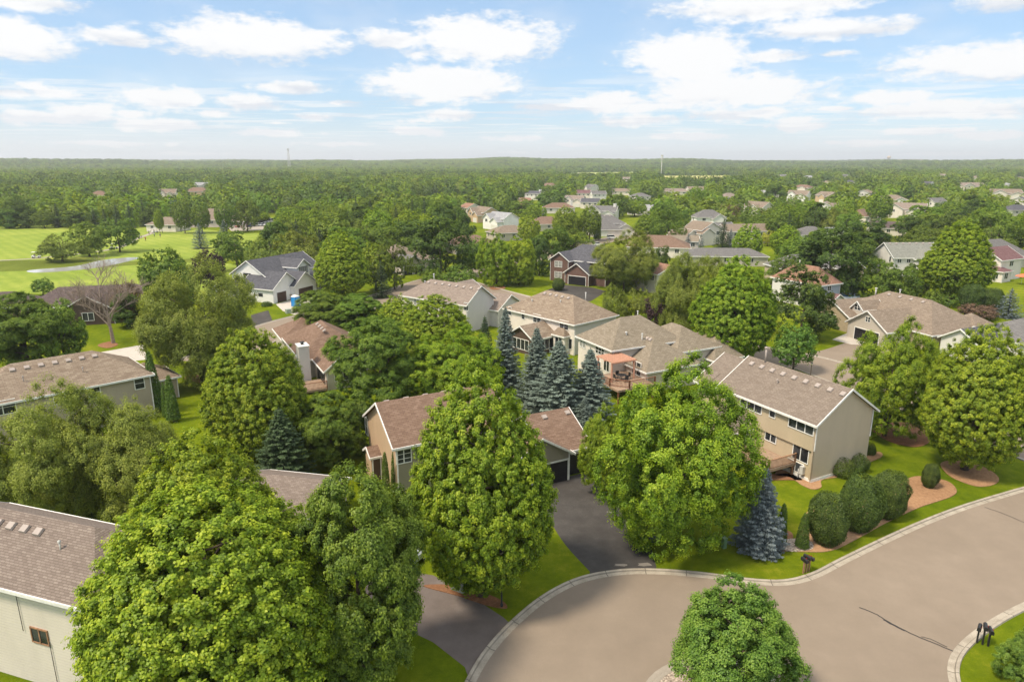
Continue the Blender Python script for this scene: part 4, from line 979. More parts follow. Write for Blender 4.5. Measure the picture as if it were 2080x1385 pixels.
def envelope(shape, Rr, z0, z1, n, rng, bumps=.14, nb=22, pts=None):
    """points on a lumpy crown surface with outward directions"""
    pf = PROF[shape]; tt = rng.random(n * 4); w_ = np.maximum(pf(tt), .12); keep = rng.random(n * 4) < w_ / w_.max(); tt = tt[keep][:n]
    n = len(tt); ph = rng.random(n) * 2 * np.pi; r = pf(tt) * Rr
    d = np.stack([np.cos(ph) * pf(tt), np.sin(ph) * pf(tt), (2 * tt - 1)], 1); dn = d / np.linalg.norm(d, axis=1, keepdims=True)
    bd = unit(nb, rng); am = rng.uniform(-1, 1, nb); k = np.ones(n)
    for q, a in zip(bd, am): k += bumps * a * np.exp(-((1 - dn @ q) / (.10 if nb < 100 else .022)))
    zc = z0 + tt * (z1 - z0); zm = z0 + (z1 - z0) * .42
    p = np.stack([np.cos(ph) * r * k, np.sin(ph) * r * k, zm + (zc - zm) * (.5 + .5 * k)], 1)
    dt = 1e-3; sl_ = (pf(np.clip(tt + dt, 0, 1)) - pf(np.clip(tt - dt, 0, 1))) / (2 * dt) * Rr / (z1 - z0)
    nrm = np.stack([np.cos(ph), np.sin(ph), np.clip(-sl_, -3, 3)], 1); nrm /= np.linalg.norm(nrm, axis=1, keepdims=True)
    return p, nrm, tt
def crown_broad(name, m, seed, shape='oval', Rr=5, z0=2.5, z1=14, nt=900, nl=60, ls=.22, tr=.45, depth=.22, bumps=.14, up=.35, droop=0.0, lobes=0, lobe_r=1.3, flat=.8):
    rng = np.random.default_rng(seed); n0 = nt
    p, nr, tt = envelope(shape, Rr, z0, z1, nt, rng, bumps)
    ax = np.array([0, 0, z0 + (z1 - z0) * .42]); nt = len(p)
    if lobes:                                          # gather the tufts into bigger boughs
        lp, ln_, _ = envelope(shape, Rr * .86, z0, z1 - lobe_r * .4, lobes, rng, bumps * 1.6); nl_ = len(lp)
        idx = rng.integers(0, nl_, nt); o = unit(nt, rng); o[:, 2] = o[:, 2] * flat + .25; o += ln_[idx] * .55; o /= np.linalg.norm(o, axis=1, keepdims=True)
        lr = lobe_r * rng.uniform(.65, 1.3, nl_)[idx]
        p = lp[idx] + o * lr[:, None] * np.array([1, 1, flat]); nr = o * .8 + nr * .0 + ln_[idx] * .35
        p[:, 2] -= droop * np.hypot(o[:, 0], o[:, 1]) * lr * 1.1
        keep = p[:, 2] > z0 * .55; p, nr, idx = p[keep], nr[keep], idx[keep]; nt = len(p); lt = rng.random(nl_)[idx]
    else:
        dd = 1 - depth * rng.random(nt) ** 1.4 + .06 * rng.random(nt) ** 7; p = ax + (p - ax) * dd[:, None]; p[:, 2] += .9 * rng.random(nt) ** 9; lt = rng.random(nt)
    # a looser inner layer so that gaps show depth, not emptiness
    ni = nt // 3; ii = rng.integers(0, nt, ni); pin = ax + (p[ii] - ax) * rng.uniform(.45, .8, ni)[:, None]
    p = np.concatenate([p, pin]); nr = np.concatenate([nr, nr[ii]]); lt = np.concatenate([lt, lt[ii]])
    nt = len(p); k = np.repeat(np.arange(nt), nl); n = len(k)
    o = unit(n, rng); rr = tr * rng.uniform(.6, 1.3, nt)[k] * rng.random(n) ** .45
    nr /= np.linalg.norm(nr, axis=1, keepdims=True)
    o += nr[k] * .55; c = p[k] + o * rr[:, None]
    if droop: c[:, 2] -= droop * rng.random(n) ** 2 * tr * 1.6
    nn_ = o * .55 + nr[k] * .45 + unit(n, rng) * .55 + np.array([0, 0, up])
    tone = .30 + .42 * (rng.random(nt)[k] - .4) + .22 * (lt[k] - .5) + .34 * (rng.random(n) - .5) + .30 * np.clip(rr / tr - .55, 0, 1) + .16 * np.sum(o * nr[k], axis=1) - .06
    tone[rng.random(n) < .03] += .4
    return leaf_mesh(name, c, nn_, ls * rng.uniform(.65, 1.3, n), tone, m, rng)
def crown_conifer(name, m, seed, Rr=3, z0=.4, z1=11, step=.42, per=11, ls=.26, dens=7.0, droop=.22, rag=.15):
    rng = np.random.default_rng(seed); C_, N_, T_, S_, O_ = [], [], [], [], []
    z = z0 + .2; H_ = z1 - z0
    while z < z1 - .15:
        t = (z - z0) / H_; L_ = Rr * (1 - t) ** .82 * (1 if t > .05 else .8) + .12; nb = max(4, int(per * (.55 + .6 * (1 - t))))
        a0 = rng.random() * 6.28
        for b in range(nb):
            a = a0 + 6.283 * b / nb + rng.normal() * .12; Lb = L_ * rng.uniform(1 - rag * 2, 1 + rag); tn = rng.random()
            n = max(5, int(Lb * dens * 5)); s = rng.random(n) ** .7; side = rng.uniform(-1, 1, n); wid = (.10 + .34 * Lb * .45 * np.sin(np.pi * np.clip(s * .9 + .08, 0, 1)))
            rad = s * Lb; zz_ = z - droop * Lb * s * (1.15 - .5 * s) - np.abs(side) * .12 * wid - rng.random(n) * .16 * ls * 4 + .10 * Lb * s ** 3
            ca_, sa_ = math.cos(a), math.sin(a)
            x = ca_ * rad - sa_ * side * wid; y = sa_ * rad + ca_ * side * wid
            C_.append(np.stack([x, y, zz_], 1)); dirv = np.array([ca_, sa_, -.25])
            tv = dirv + np.stack([-sa_ * side, ca_ * side, side * 0], 1) * .8; T_.append(tv + unit(n, rng) * .25)
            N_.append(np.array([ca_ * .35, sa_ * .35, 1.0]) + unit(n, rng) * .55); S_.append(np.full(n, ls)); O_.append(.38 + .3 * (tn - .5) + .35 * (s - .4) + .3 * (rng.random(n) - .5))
        z += step * rng.uniform(.85, 1.15) * (1 - .35 * t)
    n = int(40 + H_ * 3); zt = z1 - rng.random(n) * .9; a = rng.random(n) * 6.28; r = (z1 - zt) * .22 * rng.random(n)
    C_.append(np.stack([np.cos(a) * r, np.sin(a) * r, zt], 1)); T_.append(np.tile([0, 0, 1.], (n, 1)) + unit(n, rng) * .4); N_.append(unit(n, rng)); S_.append(np.full(n, ls * .8)); O_.append(rng.random(n) * .6)
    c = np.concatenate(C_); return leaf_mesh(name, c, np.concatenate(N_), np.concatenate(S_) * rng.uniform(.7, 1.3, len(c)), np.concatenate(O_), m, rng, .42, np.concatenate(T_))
def crown_dense(name, m, seed, shape='bush', Rr=1.6, z0=.05, z1=3, n=9000, ls=.14, bumps=.06, th=.16, nb=40, up=.25):
    rng = np.random.default_rng(seed); p, nr, _ = envelope(shape, Rr, z0, z1, n, rng, bumps, nb); n = len(p)
    p -= nr * (th * rng.random(n) ** 1.2)[:, None]; tone = .35 + .7 * (rng.random(n) - .45); g = np.sin(p * 7 + seed).sum(1) * .07
    return leaf_mesh(name, p + unit(n, rng) * ls * .4, nr + unit(n, rng) * .7 + np.array([0, 0, up]), ls * rng.uniform(.6, 1.4, n), tone + g, m, rng)
def trunk_mesh(name, H_, r0=.28, z_split=.22, limbs=9, spread=2.6, seed=0, m=None, top=.82, lean=.0, forks=1, n=8):
    rng = random.Random(seed); g = G()
    for fk in range(forks):
        fa = 6.28 * fk / forks + rng.random(); fo = .0 if forks == 1 else spread * .35
        path = []; nseg = 7
        for i in range(nseg + 1):
            t = i / nseg; z = -.15 + (H_ * top + .15) * t
            path.append((math.cos(fa) * fo * t ** .8 + math.sin(t * 5 + seed) * .08 * H_ / 10, math.sin(fa) * fo * t ** .8 + math.cos(t * 4 + seed) * .08 * H_ / 10, z))
        rr = r0 * (1 if forks == 1 else .65); g.tube(path, [rr * (1.5 if i == 0 else 1.0) * (1 - .88 * (i / nseg)) + .012 for i in range(nseg + 1)], n)
        for k in range(limbs // forks):
            t = z_split + (top - z_split) * (k + .3 * rng.random()) / max(1, limbs // forks); i = min(nseg - 1, int(t / top * nseg * .99)); b = Vector(path[i]); c = Vector(path[i + 1]); s = b.lerp(c, (t / top * nseg) % 1)
            a = k * 2.4 + rng.random() + fk; Lh = spread * (1.05 - .55 * abs(t - .45)) * rng.uniform(.75, 1.1); rise = Lh * rng.uniform(.35, .9)
            q = [s, s + Vector((math.cos(a) * Lh * .4, math.sin(a) * Lh * .4, rise * .3)), s + Vector((math.cos(a + .2) * Lh * .75, math.sin(a + .2) * Lh * .75, rise * .7)), s + Vector((math.cos(a + .1) * Lh, math.sin(a + .1) * Lh, rise))]
            r_ = rr * (1 - t) * .6 + .02; g.tube(q, [r_, r_ * .75, r_ * .45, .012], max(5, n - 2), cap=False)
    return g.mesh(name, m or M_bark)
def bare_mesh(name, H_, seed=3):
    rng = random.Random(seed); g = G()
    def br(p, d, L_, r, lev):
        q = [p]; dd = d.copy()
        for i in range(3):
            dd = (dd + Vector((rng.uniform(-.16, .16), rng.uniform(-.16, .16), rng.uniform(-.02, .14)))).normalized(); q.append(q[-1] + dd * L_ / 3)
        g.tube(q, [r, r * .8, r * .6, r * .4], 5 if lev > 1 else 7, cap=False)
        if lev >= 4: return
        for i in range(7 if lev < 3 else 5):
            t = rng.uniform(.25, 1); s = q[min(2, int(t * 3))].lerp(q[min(3, int(t * 3) + 1)], (t * 3) % 1 if t < 1 else 1)
            a = rng.random() * 6.28; o = dd.orthogonal().normalized(); o = Matrix.Rotation(a, 3, dd) @ o
            nd_ = (dd * .75 + o * rng.uniform(.5, .9) + Vector((0, 0, .25))).normalized(); br(s, nd_, L_ * rng.uniform(.48, .7), r * .45, lev + 1)
    br(Vector((0, 0, -.1)), Vector((0, 0, 1)), H_ * .48, .22, 0)
    return g.mesh(name, plain('bark_grey_brown', (.30, .235, .195), .9, .1, .25))

# prototypes: key -> list of (crown mesh, trunk mesh, radius, height)
PR = {}
def proto(key, cms, tms, Rr, H_): PR[key] = (cms, tms, Rr, H_)
def trk(nv_, H_, **k): return [trunk_mesh("trunk", H_, seed=s, **k) for s in range(nv_)]
# near, detailed
proto('maple_near', [crown_broad('crown', LM['lime'], 11 + i, 'egg', 5.0, .7, 15.4, 3000, 72, .145, .26, .20, .11) for i in range(2)], trk(2, 15, r0=.3, limbs=14, spread=3.4), 5.2, 15.6)
proto('maple_wide', [crown_broad('crown', LM['lime'], 31 + i, 'oval', 6.0, 1.0, 14.4, 3900, 72, .145, .27, .24, .24) for i in range(1)], trk(1, 14, r0=.32, limbs=14, spread=4.2), 6.3, 14.7)
proto('linden_near', [crown_broad('crown', LM['mid'], 21, 'oval', 4.4, .8, 13.8, 1900, 90, .14, .34, .2, .26, lobes=110, lobe_r=.95)], trk(1, 13, r0=.3, limbs=12, spread=3), 4.7, 14)
proto('birch_near', [crown_broad('crown', LM['lime'], 41, 'spread', 5.2, .9, 12.6, 1900, 96, .13, .36, .2, .24, droop=.25, lobes=72, lobe_r=1.0, flat=1.7)], trk(1, 13, r0=.2, limbs=12, spread=3.6, forks=3), 5.7, 13.4)
proto('soft_near', [crown_broad('crown', LM['soft'], 51 + i, 'spread', 5.6, 1.2, 11.5, 1700, 100, .13, .46, .2, .3, droop=.35, lobes=46, lobe_r=1.7) for i in range(2)], trk(2, 11, r0=.25, limbs=12, spread=4, forks=2), 6.3, 12)
proto('young_near', [crown_broad('crown', LM['young'], 61, 'egg', 4.0, .5, 9.6, 1500, 90, .14, .33, .3, .17, up=.5, lobes=90, lobe_r=.75, flat=1.2)], trk(1, 9, r0=.16, limbs=14, spread=3), 4.2, 9.8)
# middle distance
def midb(key, lm, shape, Rr, z0, z1, nt, nl, ls, tr, nv=3, seed=100, **k):
    tk = k.pop('tk', {}); proto(key, [crown_broad('crown', LM[lm], seed + i, shape, Rr, z0, z1, nt, nl, ls, tr, **k) for i in range(nv)], trk(2, z1, limbs=9, spread=Rr * .6, n=6, **tk), Rr * 1.04, z1 + .2)
midb('maple', 'maple', 'egg', 4.4, 1.6, 12.6, 930, 25, 0.27, 0.35, depth=.2, bumps=.18, tk=dict(r0=.24))
midb('lime', 'lime', 'oval', 4.4, 1.4, 12, 840, 25, 0.27, 0.35, seed=120, depth=.22, bumps=.2, tk=dict(r0=.24))
midb('round', 'mid', 'round', 4.4, 1.4, 11, 780, 25, 0.27, 0.37, seed=140, bumps=.22, tk=dict(r0=.24))
midb('elm', 'mid', 'spread', 5.0, 1.6, 12, 960, 25, 0.27, 0.40, seed=160, bumps=.3, lobes=34, lobe_r=1.5, tk=dict(r0=.26))
midb('dark', 'dark', 'oval', 4.6, 1.0, 11.6, 930, 25, 0.27, 0.40, seed=180, bumps=.28, lobes=34, lobe_r=1.4, tk=dict(r0=.26))
midb('willow', 'soft', 'spread', 5.0, 1.2, 11.4, 960, 27, 0.24, 0.40, seed=200, bumps=.26, lobes=30, lobe_r=1.6, droop=.7, tk=dict(r0=.26, forks=2))
midb('willowl', 'lime', 'spread', 5.0, 1.2, 11.4, 960, 27, 0.24, 0.40, seed=220, nv=2, bumps=.26, lobes=32, lobe_r=1.5, droop=.6, tk=dict(r0=.26, forks=2))
midb('purple', 'purple', 'round', 3.0, .6, 8, 320, 20, .3, .42, nv=1, seed=240, tk=dict(r0=.2))
midb('reddish', 'reddish', 'round', 2.6, .3, 5, 240, 20, .26, .4, nv=1, seed=250, tk=dict(r0=.12))
midb('gold', 'gold', 'round', 2.4, .6, 5.5, 220, 20, .28, .4, nv=1, seed=255, tk=dict(r0=.12))
midb('shrub', 'mid', 'bush', 2.0, .1, 2.8, 170, 22, .2, .3, nv=2, seed=260, bumps=.25, tk=dict(r0=.08))
midb('shrubl', 'lime', 'bush', 2.0, .1, 2.8, 170, 22, .2, .3, nv=1, seed=270, bumps=.25, tk=dict(r0=.08))
midb('small', 'young', 'egg', 2.4, .8, 6.4, 240, 22, .25, .36, nv=1, seed=280, tk=dict(r0=.12))
proto('blue_near', [crown_conifer('crown', LM['blue'], 301 + i, 3.4, .3, 12, .34, 15, .21, 14, .18) for i in range(2)], trk(1, 12, r0=.2, limbs=0, top=.97), 3.5, 12)
proto('steel_near', [crown_conifer('crown', LM['blues'], 305, 2.5, .1, 8, .30, 14, .19, 15, .18)], trk(1, 8, r0=.14, limbs=0, top=.97), 2.6, 8)
proto('spruce', [crown_conifer('crown', LM['spruce'], 311 + i, 3.2, .3, 12, .55, 10, .34, 4.2, .24) for i in range(2)], trk(1, 12, r0=.2, limbs=0, top=.97), 3.3, 12)
proto('spruce_near', [crown_conifer('crown', LM['spruce'], 315, 3.6, .3, 10, .36, 14, .22, 12, .24)], trk(1, 10, r0=.2, limbs=0, top=.97), 3.7, 10)
proto('blue', [crown_conifer('crown', LM['blue'], 321, 3.2, .3, 10, .55, 10, .34, 4.2, .22)], trk(1, 10, r0=.2, limbs=0, top=.97), 3.3, 10)
proto('steel', [crown_conifer('crown', LM['blues'], 325, 3.2, .3, 8, .5, 10, .32, 4.4, .22)], trk(1, 8, r0=.2, limbs=0, top=.97), 3.3, 8)
proto('column', [crown_dense('crown', LM['thuja'], 331 + i, 'column', .85, .02, 5, 5200, .13, .07, .2) for i in range(2)], trk(1, 5, r0=.08, limbs=0, top=.8), .87, 5.05)
proto('bush', [crown_dense('crown', LM['yew'], 341 + i, 'round', 1.75, -.1, 3.7, 30000, .095, .12, .28, 150) for i in range(3)], trk(1, 3, r0=.1, limbs=6, spread=1.0, top=.8), 1.8, 3.7)
proto('hedge', [crown_dense('crown', LM['yew'], 351 + i, 'bush', 1.7, .0, 1.4, 5200, .12, .16, .22, 60) for i in range(2)], trk(1, 1.2, r0=.05, limbs=5, spread=.8, top=.8), 1.8, 1.4)
proto('bare', [], [bare_mesh('trunk', 13)], 4.4, 12.5)
SPECIES = dict(maple_near='maple_tree', maple_wide='maple_tree', linden_near='linden_tree', birch_near='birch_tree', soft_near='willow_tree', young_near='maple_tree', maple='maple_tree',
    lime='maple_tree', round='linden_tree', elm='elm_tree', dark='oak_tree', willow='willow_tree', willowl='willow_tree', purple='plum_tree', reddish='shrub', gold='shrub', shrub='shrub', shrubl='shrub',
    small='young_tree', blue_near='blue_spruce', steel_near='blue_spruce', spruce='spruce_tree', spruce_near='spruce_tree', blue='blue_spruce', steel='blue_spruce', column='arborvitae', bush='round_bush', hedge='evergreen_shrub', bare='bare_tree')
USED = set(); TREES = []; NT = [0]
def tree(key, loc, R_, H_, label, group=None, cat=None, parts=True):
    cms, tms, r0, h0 = PR[key]; i = NT[0]; NT[0] += 1; sp = SPECIES[key]
    root = empty(sp, loc, (i * 2.399) % 6.283); s = (R_ / r0, R_ / r0, H_ / h0); root.scale = s
    tag(root, label, cat or {'shrub': 'shrub', 'round_bush': 'bush', 'evergreen_shrub': 'shrub'}.get(sp, 'tree'), group)
    if cms: link('crown', cms[i % len(cms)], root)
    link('trunk', tms[i % len(tms)], root)
    TREES.append((loc[0], loc[1], R_, H_)); return root
def treepx(key, cx, by, ty, w, label, group=None):
    b = P(cx, by); dist = b.y; Hh = hat(ty, dist)
    # the top of a broad crown is seen a little nearer: keep it simple, use the trunk distance
    depth = dist * ca + (CAMH - Hh * .5) * sa; Rr = w / 2 * depth / F
    b.x = (cx - 1040) / F * (dist * ca + (CAMH - Hh * .55) * sa)
    return tree(key, (b.x, b.y, 0), Rr, Hh, label, group)
T = [
 # near
 ('maple_wide', 432, 1462, 985, 555, 'huge lime-green maple filling the lower left in front of the cream house'),
 ('maple_near', 418, 1335, 888, 350, 'lime-green maple rising just behind the huge one at lower left'),
 ('linden_near', 728, 1402, 945, 290, 'tall dark green linden between the two big front maples'),
 ('maple_near', 974, 1210, 748, 292, 'tall egg-shaped lime maple beside the dark driveway'),
 ('birch_near', 1375, 1108, 733, 330, 'broad airy yellow-green birch clump right of the dark driveway'),
 ('birch_near', 1235, 1000, 825, 115, 'smaller olive birch beside the garage of the brown-roofed house'),
 ('young_near', 1492, 1440, 1212, 245, 'bright green young maple on the gravel island'),
 ('young_near', 2110, 1400, 1290, 120, 'small green tree cut by the lower right edge'),
 ('maple_near', 1990, 955, 655, 196, 'tall lime maple in its own mulch ring near the right edge'),
 ('birch_near', 1815, 885, 650, 200, 'loose willowy tree in the long mulch bed beyond the beige house'),
 ('maple_near', 520, 945, 662, 212, 'dense egg-shaped maple left of the brown hip-roofed house'),
 ('spruce_near', 572, 990, 826, 160, 'dark spruce tucked against the dense maple at centre left'),
 ('soft_near', 75, 1075, 808, 260, 'soft olive-green willow at the left edge below the long tan house'),
 ('soft_near', 245, 1060, 812, 245, 'soft olive-green willow right of the left-edge one'),
 ('linden_near', 668, 945, 795, 140, 'dark leafy thicket tree behind the peach gable'),
 ('dark', 725, 920, 815, 80, 'dark bushy tree touching the peach gable wall'),
 ('linden_near', 770, 835, 640, 176, 'round dark green linden behind the brown roof ridge'),
 ('birch_near', 918, 820, 662, 200, 'light green feathery birch behind the brown roof ridge'),
 ('maple_near', 885, 758, 596, 158, 'bright lime tree before the pale grey gabled house'),
 ('lime', 812, 705, 600, 96, 'small lime tree left of the bright one by the grey house'),
 ('linden_near', 655, 692, 588, 140, 'leafy green tree at the street left half of a pair'),
 ('linden_near', 724, 692, 596, 124, 'leafy green tree at the street right half of a pair'),
 ('soft_near', 400, 775, 545, 235, 'large willow-like tree in the lawn left of centre'),
 ('round', 340, 660, 503, 115, 'rounded green tree above the large willow-like one'),
 ('purple', 425, 590, 505, 60, 'dark purple-leaved tree at the edge of the fairway'),
 ('linden_near', 45, 750, 592, 155, 'dark olive tree at the left edge above the long tan house'),
 ('elm', 120, 745, 612, 90, 'olive green tree above the long tan roof next to the left-edge one'),
 ('bare', 216, 697, 522, 160, 'leafless brown tree standing in a mulch ring'),
 ('reddish', 258, 660, 570, 60, 'reddish brown shrub tree behind the leafless one'),
 ('dark', 262, 665, 600, 70, 'dark green shrub tree right of the leafless one'),
 ('small', 85, 600, 563, 40, 'small loose tree at the fairway edge above the dark brown roof'),
 ('maple_near', 693, 605, 472, 110, 'dense rounded maple right of the white farmhouse'),
 ('maple', 762, 590, 492, 75, 'mid green maple second right of the white farmhouse'),
 ('elm', 800, 588, 496, 60, 'slim green elm third right of the white farmhouse'),
 ('spruce', 774, 604, 528, 50, 'dark spruce on the lawn between farmhouse and street'),
 ('lime', 765, 512, 420, 70, 'bright maple above the farmhouse maple row'),
 ('elm', 478, 548, 470, 78, 'green elm left of the white farmhouse roof'),
 ('willow', 550, 560, 478, 90, 'soft green willow directly behind the white farmhouse'),
 ('willow', 612, 560, 465, 100, 'wide willow behind the right roof of the farmhouse'),
 ('elm', 590, 520, 448, 90, 'green elm between the parking lot and the farmhouse'),
 ('elm', 655, 500, 455, 80, 'green elm right of the parking lot'),
 ('round', 705, 500, 452, 66, 'round green tree second right of the parking lot'),
 ('dark', 893, 565, 442, 104, 'dark broad elm beside the low house with two garage doors'),
 ('round', 957, 560, 482, 58, 'round green street tree right of the dark broad elm'),
 ('birch_near', 1008, 580, 472, 88, 'drooping lime willow left one on the cul-de-sac lawn'),
 ('birch_near', 1054, 578, 478, 92, 'drooping lime willow right one on the cul-de-sac lawn'),
 ('shrub', 935, 585, 540, 66, 'leafy shrub above the pale grey roof by the street'),
 ('shrub', 880, 578, 548, 50, 'low green shrub left of the leafy one by the street'),
 ('dark', 1096, 560, 480, 50, 'dark slender tree left of the brick house'),
 ('elm', 1122, 535, 462, 70, 'green elm directly behind the brick house left side'),
 ('elm', 1165, 530, 468, 66, 'green elm directly behind the brick house middle'),
 ('lime', 1075, 500, 434, 48, 'lime round tree in front of the far brown hip roof'),
 ('maple', 1148, 492, 418, 60, 'tall round maple left one of the twin pair behind the brick house'),
 ('maple', 1198, 490, 416, 50, 'tall round maple right one of the twin pair behind the brick house'),
 ('soft_near', 1268, 592, 478, 136, 'wide round willow right of the brick house'),
 ('dark', 1340, 560, 500, 40, 'small dark tree between the willow and the rust roof'),
 ('willow', 1248, 655, 575, 54, 'pale birch-like tree left one in front of the willow'),
 ('willow', 1294, 650, 582, 58, 'pale birch-like tree right one beside the purple plum'),
 ('purple', 1342, 672, 590, 62, 'round dark purple plum tree by the street'),
 ('soft_near', 1408, 692, 506, 152, 'tall grey-green willow left of the tallest maple'),
 ('maple_near', 1496, 738, 516, 162, 'tallest yellow-green maple standing by the middle street'),
 ('dark', 1634, 688, 548, 128, 'dark green oak in front of the rust-roofed house'),
 ('small', 1616, 756, 650, 78, 'small pale green street tree right of the tallest maple'),
 ('dark', 1688, 608, 460, 132, 'dark spreading oak hiding the grey-gabled house'),
 ('dark', 1728, 610, 520, 60, 'dark oak right beside the spreading one'),
 ('elm', 1590, 600, 520, 70, 'mid green elm right behind the tallest maple'),
 ('elm', 1785, 612, 530, 66, 'green elm in front of the sage-roofed house left one'),
 ('elm', 1830, 615, 545, 66, 'green elm in front of the sage-roofed house middle one'),
 ('dark', 1868, 598, 532, 58, 'dark shrub-like tree right in front of the sage-roofed house'),
 ('maple_near', 1950, 610, 450, 130, 'large solitary lime tree on the lawn right of the sage-roofed house'),
 ('shrubl', 1860, 600, 575, 40, 'low lime shrub behind the buff house'),
 ('bush', 1976, 630, 576, 50, 'rounded dark bush beside the solitary lime tree'),
 ('bush', 2015, 632, 584, 48, 'rounded dark bush second from the solitary lime tree'),
 ('shrub', 1895, 628, 590, 42, 'green shrub on the back lawn behind the buff house'),
 ('reddish', 1990, 648, 618, 70, 'reddish shrub row end behind the dark-roofed house'),
 ('steel', 2052, 645, 585, 66, 'pale blue spruce near the right edge'),
 ('shrub', 1928, 622, 598, 40, 'small green shrub at the end of the back lawn'),
 # spruces of the middle garden
 ('spruce_near', 985, 790, 640, 70, 'slim dark spruce leftmost of the garden spruces'),
 ('blue_near', 1027, 815, 622, 92, 'tall dark blue spruce before the cream hipped house'),
 ('blue_near', 1090, 830, 662, 104, 'blue spruce second from the left in the garden cluster'),
 ('blue_near', 1135, 852, 690, 156, 'broadest blue spruce in the middle of the garden cluster'),
 ('blue_near', 1198, 845, 706, 116, 'blue spruce right of the broadest one near the deck'),
 ('blue_near', 1187, 870, 806, 56, 'short blue spruce behind the small garage roof'),
 ('steel_near', 1550, 1116, 948, 118, 'steel-blue spruce against the airy birch clump'),
 ('column', 1590, 1102, 1020, 26, 'narrow arborvitae right of the steel-blue spruce'),
 ('column', 1633, 1112, 1040, 30, 'narrow arborvitae in the stone bed'),
 ('column', 783, 1015, 916, 21, 'slim arborvitae leftmost of three beside the peach house'),
 ('column', 801, 1005, 914, 20, 'slim arborvitae middle of three beside the peach house'),
 ('column', 818, 992, 916, 18, 'slim arborvitae rightmost of three beside the peach house'),
 ('column', 308, 835, 710, 34, 'tallest arborvitae at the corner of the long tan house'),
 ('column', 334, 848, 775, 18, 'thin arborvitae middle one behind the tall one'),
 ('column', 346, 856, 760, 30, 'arborvitae standing farthest right by the tan house'),
 ('shrub', 845, 1075, 985, 60, 'olive shrub between the front maple and arborvitae'),
 ('bush', 1684, 1104, 998, 84, 'rounded yew bush first of the big three in the curved bed'),
 ('bush', 1750, 1076, 962, 84, 'rounded yew bush middle of the big three'),
 ('bush', 1808, 1050, 955, 74, 'rounded yew bush third of the big three farthest from the street lamp'),
 ('bush', 1891, 990, 940, 34, 'single small round bush in the orange mulch'),
 ('hedge', 1715, 966, 930, 46, 'low dark shrub left one by the beige gable wall'),
 ('hedge', 1742, 955, 918, 46, 'low dark shrub right one by the beige gable wall'),
 ('hedge', 1768, 922, 898, 26, 'low dark shrub at the far corner of the beige gable wall'),
 ('bush', 1134, 590, 564, 26, 'dark round bush at the brick house drive'),
 ('hedge', 541, 622, 612, 22, 'maroon low hedge beside the white farmhouse garage'),
 ('hedge', 1706, 668, 656, 30, 'clipped green hedge by the buff stone wall'),
 # golf course
 ('willow', 122, 531, 476, 80, 'low spreading tree left of three beside the pond'),
 ('elm', 176, 521, 452, 64, 'upright tree in the middle of three beside the pond'),
 ('elm', 238, 512, 444, 66, 'upright tree right of three beside the pond'),
 ('blue', 405, 505, 452, 44, 'blue-green spruce on the fairway left of the pair'),
 ('blue', 455, 506, 447, 44, 'blue-green spruce on the fairway right of the pair'),
 ('round', 372, 474, 407, 38, 'round tree in front of the clubhouse left one'),
 ('round', 408, 474, 414, 36, 'round tree in front of the clubhouse second one'),
 ('round', 457, 474, 412, 42, 'round tree in front of the clubhouse third one'),
 ('elm', 500, 470, 408, 48, 'spreading tree right of the clubhouse'),
 ('lime', 530, 452, 430, 36, 'low lime tree by the parking lot'),
 ('spruce', 115, 462, 412, 28, 'dark spruce at the head of the fairway'),
 ('spruce', 190, 462, 422, 26, 'dark spruce left in the fairway row'),
 ('spruce', 212, 463, 424, 24, 'dark spruce second in the fairway row'),
 ('spruce', 236, 463, 416, 28, 'dark spruce third in the fairway row'),
 ('spruce', 262, 463, 410, 30, 'dark spruce fourth in the fairway row'),
 ('spruce', 290, 460, 404, 30, 'dark spruce tallest in the fairway row'),
 ('dark', 310, 460, 415, 40, 'dark broad tree at the end of the fairway row'),
 ('dark', 15, 464, 425, 50, 'dark tree at the far left of the fairway row'),
 ('dark', 55, 463, 426, 46, 'dark tree second from left in the fairway row'),
 ('round', 88, 464, 428, 36, 'dark green tree third from left in the fairway row'),
 ('dark', 150, 463, 428, 46, 'dark tree between spruces of the fairway row'),
 ('lime', 322, 474, 424, 20, 'lime small tree beside the golf pavilion'),
 ('spruce', 805, 480, 420, 34, 'tall spruce at the left of the grove above the bright fairway'),
 ('spruce', 838, 478, 404, 36, 'tallest spruce in the grove above the bright fairway'),
 ('spruce', 862, 476, 402, 30, 'spruce second from the tallest in the grove'),
 ('elm', 895, 480, 400, 54, 'leafy tree between spruces of the grove'),
 ('dark', 925, 490, 418, 60, 'dark tree in the grove left of the gabled row'),
 ('dark', 945, 500, 425, 44, 'dark pine-like tree beside the gabled row'),
 ('spruce', 552, 432, 400, 20, 'slim spruce beyond the clubhouse'), ('spruce', 568, 432, 396, 22, 'slim spruce beyond the clubhouse second one'),
 ('spruce', 668, 445, 402, 26, 'slim spruce at the parking lot'), ('spruce', 695, 452, 420, 26, 'spruce beside the second parking lot'),
 ('round', 640, 450, 412, 44, 'round green tree above the second parking lot'), ('elm', 600, 470, 418, 56, 'elm between both parking lots'),
 # right side, beyond
 ('maple', 1324, 490, 428, 70, 'round lime maple right of the white garage door'),
 ('elm', 1360, 470, 408, 60, 'green elm behind the round lime maple'),
 ('maple', 1412, 432, 378, 50, 'dense round tree left one on the far rise'), ('maple', 1448, 420, 372, 40, 'dense round tree right one on the far rise'),
 ('column', 1210, 487, 438, 9, 'slim dark arborvitae left of the twin pair by the white garage'), ('column', 1217, 487, 437, 10, 'slim dark arborvitae right of the twin pair by the white garage'),
 ('steel', 1398, 512, 472, 26, 'blue spruce left one before the stepped gables'), ('steel', 1424, 512, 475, 24, 'blue spruce right one before the stepped gables'),
 ('spruce', 1470, 505, 444, 44, 'large dark spruce right of the stepped gables'), ('steel', 1484, 505, 465, 34, 'pale spruce next to the large dark one'),
